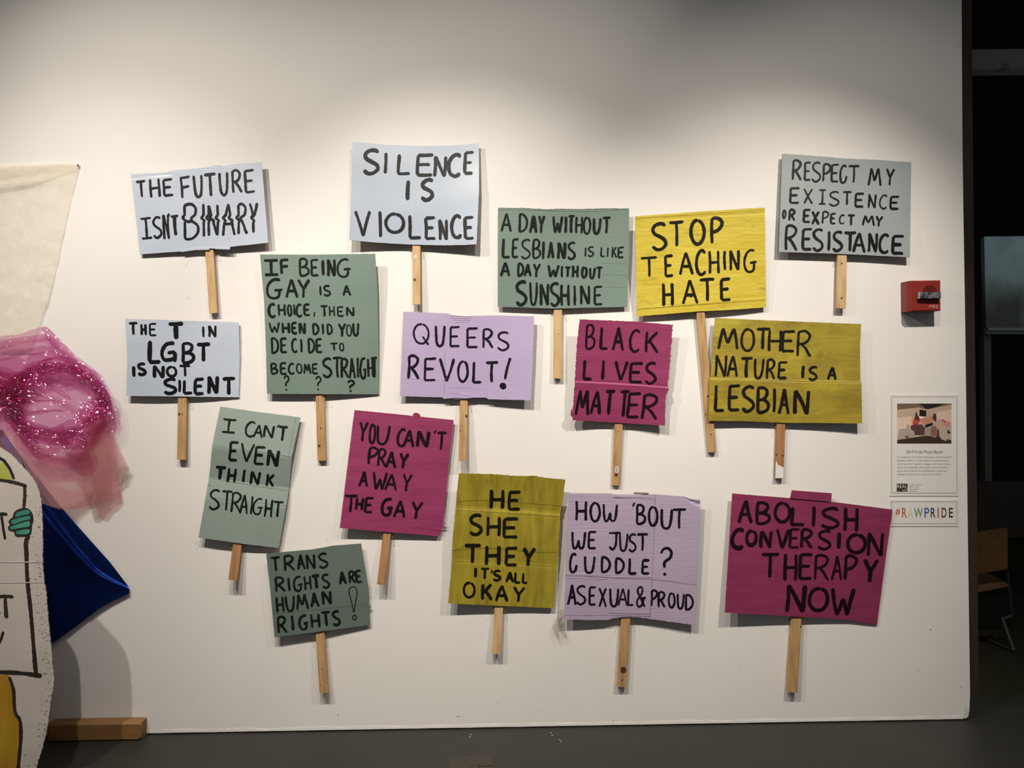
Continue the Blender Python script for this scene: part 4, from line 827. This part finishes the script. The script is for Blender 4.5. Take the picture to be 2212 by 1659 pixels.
# ------------------------------------------------------------------ timber lying at the foot of the wall
tim = mat('timber', (0.276, 0.144, 0.050), rough=.65, col2=(0.221, 0.106, 0.033), nscale=7, stretch=(1, 5, 5), bump=.2, bscale=40, bstretch=(.3, 3, 3))
pr = PF(304, 1600); pl_ = PF(108, 1604.5)
yf = pr.y; xl = pl_.x-.0; tp = P(302, 1561, -yf)
zt = tp.z
mb = MB(); c1 = .007
x0_, x1_ = PF(100, 1604).x, pr.x
v = []
for x, s_ in ((x0_, 0), (x0_+.01, 1), (x1_-.012, 1), (x1_, 0)):
    k = c1 if s_ else c1*2.2
    for (yy, zz) in ((yf+k, 0.0005), (yf+ (0 if s_ else .006), k), (yf+(0 if s_ else .006), zt-k), (yf+k, zt-(0 if s_ else .003)), (-.003, zt-(0 if s_ else .003)), (-.003, .0005)): v.append((x, yy, zz))
f = [(6*i+k, 6*i+(k+1) % 6, 6*i+6+(k+1) % 6, 6*i+6+k) for i in range(3) for k in range(6)]+[tuple(range(6)), tuple(range(23, 17, -1))]
mb.add(v, f); o = mb.obj('timber_block', tim, None, origin=(x1_, yf, 0)); tag(o, 'short length of pale timber lying on the floor against the wall', 'timber')
# tape patch on the floor
tape = mat('brown_gaffer_tape', (.035, .030, .020), rough=.55, col2=(.022, .018, .013), nscale=30, stretch=(3, .5, 1), bump=.5, bscale=60)
t = thing('tape_patch', 'patch of dark brown tape strips stuck on the grey floor', 'tape', PF(1015, 1650))
for k, pl in enumerate([[(973, 1635), (1003, 1633), (1003, 1680), (967, 1680)], [(1002, 1633), (1033, 1632), (1033, 1680), (1001, 1680)], [(1031, 1632), (1061, 1630), (1063, 1654), (1030, 1654)], [(1030, 1656), (1064, 1655), (1066, 1680), (1030, 1680)]]):
    mb = MB(); h_ = .0008+.0007*(k % 3); mb.prism([PF(x, y, h_) for x, y in pl], (0, 0, -h_)); mb.obj('tape_strip', tape, t)
# ------------------------------------------------------------------ fabrics and foils at the left
cream = film('cream_net', (.99, .98, .96), None, .5, 0, opacity=.42, body=(.90, .84, .74))
t = thing('cream_net_drape', 'cream translucent net pinned flat on the wall above the pink cellophane', 'fabric', P(100, 352))
def grid_sheet(name, top, bottom, dfun, m, parent, nu=50, nv=60, left=None, right=None, smooth=True):
    left = left or [top[0], bottom[0]]; right = right or [top[-1], bottom[-1]]
    g = coons(top, right, bottom, left, nu, nv)
    V = [P(x, y, dfun(x, y, i/nu, j/nv)) for j, row in enumerate(g) for i, (x, y) in enumerate(row)]; r_ = nu+1
    Fs = [(j*r_+i, (j+1)*r_+i, (j+1)*r_+i+1, j*r_+i+1) for j in range(nv) for i in range(nu)]
    return mesh_obj(name, V, Fs, m, parent, smooth=smooth)
def dcr(x, y, u, v):
    d = .008+.006*v+.0035*noise.noise((x/22, y/34, 1))+.0018*noise.noise((x/9, y/11, 5))
    b = 376+(x-170)*-.16; e = (y-b)/14.0
    return max(.003, d+.016*math.exp(-e*e)*(1-u)*1.2+.012*math.exp(-((y-398+(x)*.06)/10)**2)*(1-u))
grid_sheet('net', [(-160, 360), (0, 354), (80, 352), (150, 350), (172, 353)], [(-160, 760), (0, 760), (40, 760), (66, 752)], dcr, cream, t, nu=90, nv=90, right=[(172, 353), (165, 385), (150, 440), (125, 560), (105, 645), (66, 752)])
grid_sheet('net_fold', [(-160, 360), (0, 356), (90, 353), (171, 353)], [(-160, 420), (0, 408), (60, 400), (166, 368)], lambda x, y, u, v: .026*(1-u)+.006+.008*math.sin(v*6.3)*(1-u)+.002*noise.noise((x/20, y/12, 0)), cream, t, nu=60, nv=16)
mb = MB(); mb.tube([P(168, 358, .0), P(168, 357, .012)], .0025); mb.tube([P(168, 357, .012), P(168, 357, .0135)], .004); mb.obj('pin', nail_m, t)
# blue foil
foil = mat('blue_foil', (.014, .040, .24), rough=.31, metal=1.0)
t = thing('blue_foil_sheet', 'shiny dark blue foil stretched to a point on the wall behind the cutout', 'foil', P(278, 1275))
tip = (279, 1275)
def dfoil(x, y, u, v):
    # rolls away from a ridge running from the tip to the upper left
    base = .03+.16*min(1, (279-x)/260)
    return base
V = []; Fs = []; nA, nB = 110, 120
outer = [(6, 930), (60, 1005), (130, 1093), (238, 1215), (281, 1271)]
lower = [(-90, 1420), (60, 1420), (112, 1391), (165, 1352), (215, 1314), (240, 1300), (278, 1282)]
left_ = [(6, 930), (-60, 1100), (-90, 1420)]
rid = [(-30, 960), (110, 1110), (160, 1178), (210, 1228), (276, 1273)]
def ridge_y(x): return pl_interp([(-30, 930), (40, 1020), (100, 1108), (118, 1130), (160, 1180), (205, 1225), (245, 1252), (279, 1272)], x)
def upper_y(x): return pl_interp([(6, 932), (60, 1005), (130, 1093), (180, 1150), (238, 1215), (279, 1269)], x)
def lower_y(x): return pl_interp([(-90, 1420), (60, 1420), (112, 1391), (165, 1352), (215, 1314), (240, 1300), (279, 1282)], x)
for i in range(nA+1):
    x = 6+(279-6)*(i/nA); yu, yl = upper_y(x), lower_y(x); yr = min(max(ridge_y(x)+12*min(1, (279-x)/60), yu+1), yl-1)
    for j in range(nB+1):
        v_ = j/nB; y = yu+(yl-yu)*(v_**1.5)
        k = (279-x)/273.0
        q = (y-yr)/(k*55+4) if y > yr else (y-yr)/(k*31+3)
        h = .066*min(k, .62)+.006
        prof_ = math.exp(-abs(q)**1.3*.55) if q > 0 else math.exp(-(q*q)*1.6)
        d = .006+h*(.30+.70*prof_)-.008*k**.5*math.exp(-(y-yu)/7.0)+.0008*k*noise.noise((x/50, y/50, 2))
        d = max(d, .003)
        if y > yl-10 and x > 190: d += .004*(1-(yl-y)/10)
        V.append(P(x, y, d))
r_ = nB+1
Fs = [(i*r_+j, i*r_+j+1, (i+1)*r_+j+1, (i+1)*r_+j) for i in range(nA) for j in range(nB)]
mesh_obj('foil', V, Fs, foil, t, smooth=True)
V2 = []
for i in range(31):
    x = -90+(8+90)*i/30; yu = 930-(8-x)*.2; yl = lower_y(x)
    for j in range(21): V2.append(P(x, yu+(yl-yu)*j/20, .018+.006*noise.noise((x/60, j*.2, 0))))
mesh_obj('foil_behind', V2, [(i*21+j, i*21+j+1, (i+1)*21+j+1, (i+1)*21+j) for i in range(30) for j in range(20)], foil, t, smooth=True)
# peach tulle
tul = film('peach_net', (.95, .83, .84), None, .5, 0, opacity=.33, body=(.68, .37, .38))
tul2 = film('grey_net', (.85, .80, .75), None, .5, 0, opacity=.35, body=(.50, .44, .38))
t = thing('peach_net_drape', 'peach translucent net hanging below the pink cellophane', 'fabric', P(190, 950))
def dt(o): return lambda x, y: .215+o-.0002*(y-950)
def sstep(t): t = max(0, min(1, t)); return t*t*(3-2*t)
def dt1(o): return lambda x, y, u, v: (.024+.042*sstep((175-x)/60))*(1-.62*sstep((y-980)/110)*sstep((x-165)/30))+o*.25+.0022*math.sin(u*13+v*2+o*90)+.0015*noise.noise((x/25, y/40, o*30))
grid_sheet('net_layer', [(12, 915), (70, 960), (150, 975), (225, 905)], [(85, 1085), (125, 1100), (165, 1100), (205, 1090)], dt1(.0), tul, t, 40, 30, left=[(12, 915), (50, 1000), (85, 1085)], right=[(225, 905), (245, 960), (240, 1050), (205, 1090)])
grid_sheet('net_layer', [(120, 930), (160, 960), (190, 900), (226, 893)], [(190, 1092), (202, 1092), (250, 1040), (279, 1013)], dt1(.012), tul, t, 40, 30, left=[(120, 930), (150, 1000), (190, 1092)], right=[(226, 893), (255, 965), (279, 1013)])
grid_sheet('net_layer', [(185, 935), (200, 925), (226, 895)], [(205, 1092), (235, 1080), (262, 1078)], dt1(.024), tul, t, 30, 30, left=[(185, 935), (192, 1010), (205, 1092)], right=[(226, 895), (250, 990), (262, 1078)])
grid_sheet('net_layer', [(55, 985), (100, 1040), (150, 1060), (200, 1060)], [(80, 1050), (110, 1094), (150, 1100), (190, 1098)], dt1(.03), tul, t, 30, 16)
grid_sheet('net_hem', [(185, 1060), (210, 1060), (240, 1050)], [(202, 1122), (212, 1125), (240, 1090)], dt1(.006), tul2, t, 24, 16)
grid_sheet('net_hem', [(200, 1075), (230, 1062), (256, 1040)], [(210, 1112), (228, 1118), (264, 1080)], dt1(.02), tul, t, 24, 16)
grid_sheet('net_hem', [(255, 1010), (268, 1008), (280, 1012)], [(250, 1040), (262, 1052), (275, 1035)], dt1(.01), tul2, t, 16, 12)
grid_sheet('net_layer', [(-60, 900), (-10, 925), (30, 935)], [(-60, 1040), (10, 1020), (60, 1040)], dt1(.03), tul, t, 20, 16)
# magenta cellophane
cel = film('magenta_cellophane', (.93, .64, .81), None, .12, .12, bump=.25, bscale=38)
cel2 = film('magenta_cellophane_fold', (.91, .60, .79), None, .12, .12, bump=.25, bscale=60)
celp = film('pale_violet_cellophane', (.94, .86, .92), None, .12, .08, bump=.2, bscale=40)
t = thing('pink_cellophane_bunch', 'crumpled shiny magenta cellophane bunched into a ring on the wall', 'cellophane', P(120, 850))
DC = lambda o: (lambda x, y: .036+.050*sstep((y-862)/45)*(.35+.65*sstep((220-x)/60))+o*.45)
cc = (122, 865); RJ = random.Random(77)
sheet('cellophane_layer', [(-70, 745), (0, 727), (40, 722), (75, 710), (100, 706), (118, 722), (160, 765), (205, 800), (228, 845), (243, 885), (225, 930), (188, 948), (150, 960), (90, 955), (40, 915), (0, 860), (-70, 880)], DC(0), cel, t, rings=26, nseg=150, amp=.012, fr=26, seed=1, center=cc)
def ring(name, rx0, ry0, rx1, ry1, o, m, seed, a0=0, a1=2*math.pi, cxy=cc, n=130, rr=9, wob=.12, amp=.016):
    V = []; Fs = []
    for i in range(n+1):
        a = a0+(a1-a0)*i/n; w1 = 1+wob*noise.noise((math.cos(a)*1.6+seed, math.sin(a)*1.6, seed)); w0 = 1+wob*noise.noise((math.cos(a)*2.2+seed+9, math.sin(a)*2.2, seed))
        for j in range(rr+1):
            q = j/rr; X = cxy[0]+math.cos(a)*(rx0*w0*(1-q)+rx1*w1*q); Y = cxy[1]+math.sin(a)*(ry0*w0*(1-q)+ry1*w1*q)
            nz = abs(noise.noise((X/16+seed, Y/16, seed)))*1.4+abs(noise.noise((X/6+seed, Y/6, seed)))*.6
            V.append(P(X, Y, DC(o)(X, Y)+amp*nz*.5+RJ.uniform(-.0012, .0012)))
    r_ = rr+1
    Fs = [(i*r_+j, i*r_+j+1, (i+1)*r_+j+1, (i+1)*r_+j) for i in range(n) for j in range(rr)]
    return mesh_obj(name, V, Fs, m, t, smooth=False)
ring('cellophane_fold', 88, 66, 112, 92, .006, cel2, 2)
ring('cellophane_fold', 80, 62, 97, 78, .014, cel2, 3, a0=.4, a1=3.9)
ring('cellophane_fold', 76, 60, 118, 100, .020, cel2, 4, a0=1.3, a1=3.4, cxy=(118, 862))
ring('cellophane_fold', 92, 58, 120, 75, .012, cel2, 5, a0=-2.6, a1=.3, cxy=(118, 862))
ring('cellophane_fold', 96, 72, 112, 84, .024, cel, 6, a0=2.3, a1=5.9)
ring('cellophane_fold', 72, 46, 98, 66, .03, cel2, 7, a0=2.5, a1=4.6, cxy=(110, 866), wob=.2)
L_ = lambda nm, pl, o, m, seed, amp=.012, fr=14: sheet(nm, pl, DC(o), m, t, rings=12, nseg=70, amp=amp, fr=fr, seed=seed)
L_('cellophane_fold', [(-60, 775), (0, 775), (40, 772), (75, 785), (110, 770), (100, 800), (85, 825), (50, 850), (20, 880), (-60, 890)], .03, cel2, 11, .02, 10)
L_('cellophane_fold', [(-60, 785), (0, 790), (30, 800), (60, 815), (40, 850), (10, 870), (-60, 880)], .04, cel, 12, .02, 10)
L_('cellophane_fold', [(-60, 800), (0, 800), (25, 815), (25, 845), (0, 860), (-60, 860)], .05, cel2, 13, .02, 8)
L_('cellophane_fold', [(-60, 790), (-10, 795), (15, 830), (10, 880), (-10, 920), (-60, 910)], .055, cel, 14, .02, 8)
L_('cellophane_flap', [(60, 945), (110, 925), (160, 905), (176, 930), (190, 965), (135, 972), (85, 962)], .034, cel2, 15)
L_('cellophane_flap', [(100, 965), (130, 940), (172, 930), (187, 965), (130, 971)], .04, cel, 16)
L_('cellophane_flap', [(30, 890), (60, 930), (85, 960), (80, 972), (50, 955), (10, 900)], .036, cel2, 17, .016, 8)
L_('cellophane_flap', [(40, 940), (75, 965), (130, 972), (105, 988), (80, 992), (65, 975)], -.01, cel, 18)
L_('cellophane_flap', [(165, 890), (195, 880), (228, 868), (240, 885), (200, 910), (162, 912)], .036, cel2, 19, .014, 9)
L_('cellophane_flap', [(165, 895), (178, 872), (200, 862), (225, 845), (238, 868), (205, 888), (170, 912)], .042, cel, 20, .014, 9)
L_('cellophane_flap', [(100, 706), (118, 722), (160, 765), (150, 770), (115, 750), (98, 725), (88, 712)], .01, cel, 21)
L_('cellophane_flap', [(130, 790), (165, 790), (195, 815), (180, 825), (150, 812), (125, 815)], .03, cel, 22, .01, 9)
L_('cellophane_flap', [(85, 825), (110, 828), (145, 850), (152, 865), (120, 848), (92, 835)], .03, cel2, 23, .01, 9)
L_('cellophane_flap', [(60, 770), (110, 758), (160, 772), (190, 795), (150, 785), (110, 775), (70, 785)], .026, cel2, 24, .01, 9)
L_('cellophane_flap', [(195, 800), (222, 812), (238, 860), (228, 875), (205, 840)], .012, celp, 25)
L_('cellophane_flap', [(218, 865), (240, 858), (252, 862), (262, 878), (256, 925), (240, 938), (222, 928), (215, 890)], -.008, celp, 26)
L_('cellophane_flap', [(-60, 745), (0, 735), (50, 728), (100, 722), (108, 735), (40, 745), (0, 755), (-60, 770)], .01, cel, 27)
RR = random.Random(41)
for k in range(32):
    a = RR.uniform(0, 2*math.pi); left_side = math.cos(a) < -.3
    rr_ = RR.uniform(.92, 1.16); X = 112+math.cos(a)*92*rr_; Y = 866+math.sin(a)*70*rr_
    ln = RR.uniform(14, 40); wd = RR.uniform(4, 11)*(1.5 if left_side else 1); th_ = a+math.pi/2+RR.uniform(-.5, .5)
    pl = []
    for q in range(7):
        b = 2*math.pi*q/7; ex, ey = math.cos(b)*ln*RR.uniform(.6, 1), math.sin(b)*wd*RR.uniform(.5, 1)
        pl.append((X+ex*math.cos(th_)-ey*math.sin(th_)*1, Y+(ex*math.sin(th_)+ey*math.cos(th_))*.8))
    sheet('cellophane_crease', pl, DC(.02+.0012*k), cel2 if k % 2 else cel, t, rings=5, nseg=30, amp=.010, fr=7, seed=50+k)
# ------------------------------------------------------------------ painted cardboard cutout figure (standing in front of the wall)
dcut = .43
cutm = mat('cutout_white_paint', (0.744, 0.690, 0.638), rough=.7, spec=.3, col2=(0.672, 0.621, 0.571), nscale=6, bump=.10, bscale=10, bstretch=(.7, .7, 30))
q0 = P(72, 1700, dcut)
cut = thing('cardboard_cutout', 'painted cardboard cutout of a person in orange holding a white sign', 'cutout', Vector((P(-120, 1600, dcut).x, -dcut, 0)))
outl = [(-170, 905), (-110, 920), (-50, 945), (0, 966), (25, 982), (42, 1000), (62, 1022), (75, 1038), (84, 1058), (89, 1080), (91, 1120), (92.5, 1170), (92, 1200), (92, 1220), (95, 1255), (99, 1275), (102, 1310), (105, 1345), (109, 1385), (112, 1415), (114, 1440), (117, 1465), (115, 1490), (110, 1510), (106, 1545), (103, 1565), (98, 1590), (92, 1615), (82, 1645), (76, 1670), (70, 1700)]
dc_ = lambda x, y: dcut
pts = []
for (a, b) in zip(outl, outl[1:]):
    n_ = max(1, int(math.dist(a, b)/3))
    for k in range(n_):
        t_ = k/n_; x, y = a[0]+(b[0]-a[0])*t_, a[1]+(b[1]-a[1])*t_; pts.append((x+R.uniform(-.9, .9), y+R.uniform(-.3, .3)))
pts.append(outl[-1])
right = [P(x, y, dcut) for x, y in pts]; zf = .001
right[-1].z = zf
leftp = [Vector((P(x, y, dcut).x, -dcut, P(x, y, dcut).z)) for x, y in [(-420, 1700), (-440, 1450), (-410, 1200), (-330, 1000), (-250, 920)]]
leftp[0].z = zf
mb = MB(); mb.prism(right+leftp, (0, .005, 0), side=1)
body = mb.obj('board', [cutm, CB], cut)
# coloured areas
def patch(name, px, m, lift, parent=body):
    mb = MB(); mb.prism([P(x, y, dcut+lift) for x, y in px], (0, lift*.6, 0)); return mb.obj(name, m, parent)
sm = crom
patch('painted_garment', sm([(-200, 1458), (0, 1458), (18, 1460), (26, 1480), (31, 1510), (34, 1540), (43, 1560), (44, 1590), (40, 1640), (34, 1695), (-200, 1695)], 6), mat('orange_brushwork', (.46, .20, .012), rough=.6, col2=(.62, .40, .03), nscale=3.5, ndetail=8, stretch=(3, 3, .8), lo=.35, hi=.7), .0006)
patch('painted_hat', sm([(-120, 985), (0, 998), (12, 1006), (20, 1022), (25, 1036), (0, 1035), (-120, 1034)], 5), mat('lime_yellow_paint', (.52, .55, .10), rough=.6, col2=(.60, .60, .14), nscale=8), .0006)
tealm = mat('teal_paint', (.03, .30, .22), rough=.55, col2=(.12, .42, .33), nscale=14, lo=.4, hi=.65)
brown = mat('brown_black_paint', (.030, .022, .017), rough=.6, col2=(.060, .046, .036), nscale=10, lo=.5, hi=.75)
def st(p, w_, rg=.12): mb = MB(); ribbon(mb, crom(p, 2.0), w_, dc_, rag=rg, lift=.0010); mb.obj('painted_line', brown, body, fix=False)
st([(-80, 1030), (0, 1037), (30, 1042), (58, 1050)], 7.5)
st([(53, 1047), (53.5, 1070), (51, 1100)], 7)
st([(-60, 965), (0, 990), (12, 1000), (22, 1015), (30, 1035)], 7)
st([(62, 1155), (56, 1172), (57, 1200), (58, 1235), (60, 1265), (64, 1300), (68, 1340), (72, 1390), (76, 1440), (78, 1456)], 9.5)
st([(-120, 1450), (0, 1452), (45, 1454), (90, 1460)], 9.5)
st([(20, 1462), (29, 1490), (31, 1525), (34, 1542), (43, 1557), (45, 1590), (41, 1640), (36, 1690)], 8)
st([(-16, 1112), (4, 1110), (16, 1111)], 7); st([(3, 1112), (6, 1135), (11, 1165)], 6)
st([(-18, 1292), (5, 1288), (29, 1289)], 7.5); st([(11, 1290), (12, 1312), (14, 1335)], 8.5)
st([(-14, 1300), (-12, 1312), (-2, 1320), (-4, 1330), (-16, 1334)], 5)
st([(7, 1364), (3, 1378), (-4, 1392)], 6)
st([(-40, 1115), (-40, 1165)], 6); st([(-40, 1140), (-24, 1139)], 6)
# hand with four fingers
hand = patch('painted_hand', sm([(27, 1118), (31, 1106), (42, 1099), (55, 1097), (64, 1101), (70, 1110), (72, 1122), (69, 1135), (68, 1147), (66, 1154), (58, 1158), (36, 1159), (31, 1153), (30, 1148), (20, 1146), (17, 1139), (21, 1133), (18, 1127), (22, 1121)], 2), brown, .0014)
for fp in ([(33, 1114), (36, 1108), (48, 1103.5), (62, 1102), (63, 1110), (48, 1113), (36, 1117)], [(24.5, 1129), (26, 1124), (40, 1119), (60, 1115), (65, 1117), (64, 1121), (50, 1125), (30, 1132)], [(21, 1140), (24, 1137), (42, 1131), (60, 1126), (64, 1128), (63, 1137), (45, 1140), (26, 1144)], [(34, 1150), (38, 1147), (52, 1144), (64, 1144), (63, 1151), (55, 1154), (37, 1154)]):
    patch('painted_finger', sm(fp+[fp[0]], 2)[:-1], tealm, .0021)
# ticks of torn corrugation near the right edge
mb = MB(); mw = MB()
for k in range(150):
    y = R.uniform(1060, 1655); xr_ = pl_interp([(p[1], p[0]) for p in outl], y); x = xr_-abs(R.gauss(0, 14))-2
    l = R.uniform(1.5, 7)
    (ribbon(mb, [(x-l/2, y), (x, y), (x+l/2, y-.2)], R.uniform(.5, 1.3), dc_, lift=.0012) if k % 4 else ribbon(mw, [(x-l/2, y), (x, y), (x+l/2, y-.2)], 1.2, dc_, lift=.0012))
mb.obj('torn_paper', brown, body, fix=False)['kind'] = 'stuff'; mw.obj('torn_paper', mat('white_fluting', (.80, .78, .74)), body, fix=False)['kind'] = 'stuff'
mb = MB()
for (p, w_) in [(((-120, 1214), (0, 1214), (90, 1214)), 2.2), (((-120, 1257), (0, 1258.5), (94, 1258)), 1.6)]:
    ribbon(mb, crom(list(p), 4), w_, dc_, lift=.0013)
mb.obj('fold_line', mat('white_fluting', (0, 0, 0)), body, fix=False)
mb = MB(); b0 = P(-150, 1300, dcut); mb.prism([Vector((b0.x, -dcut+.006, .001)), Vector((b0.x, -dcut+.006, .9)), Vector((b0.x, -.12, .001))], (.006, 0, 0)); mb.obj('brace', CB, cut)
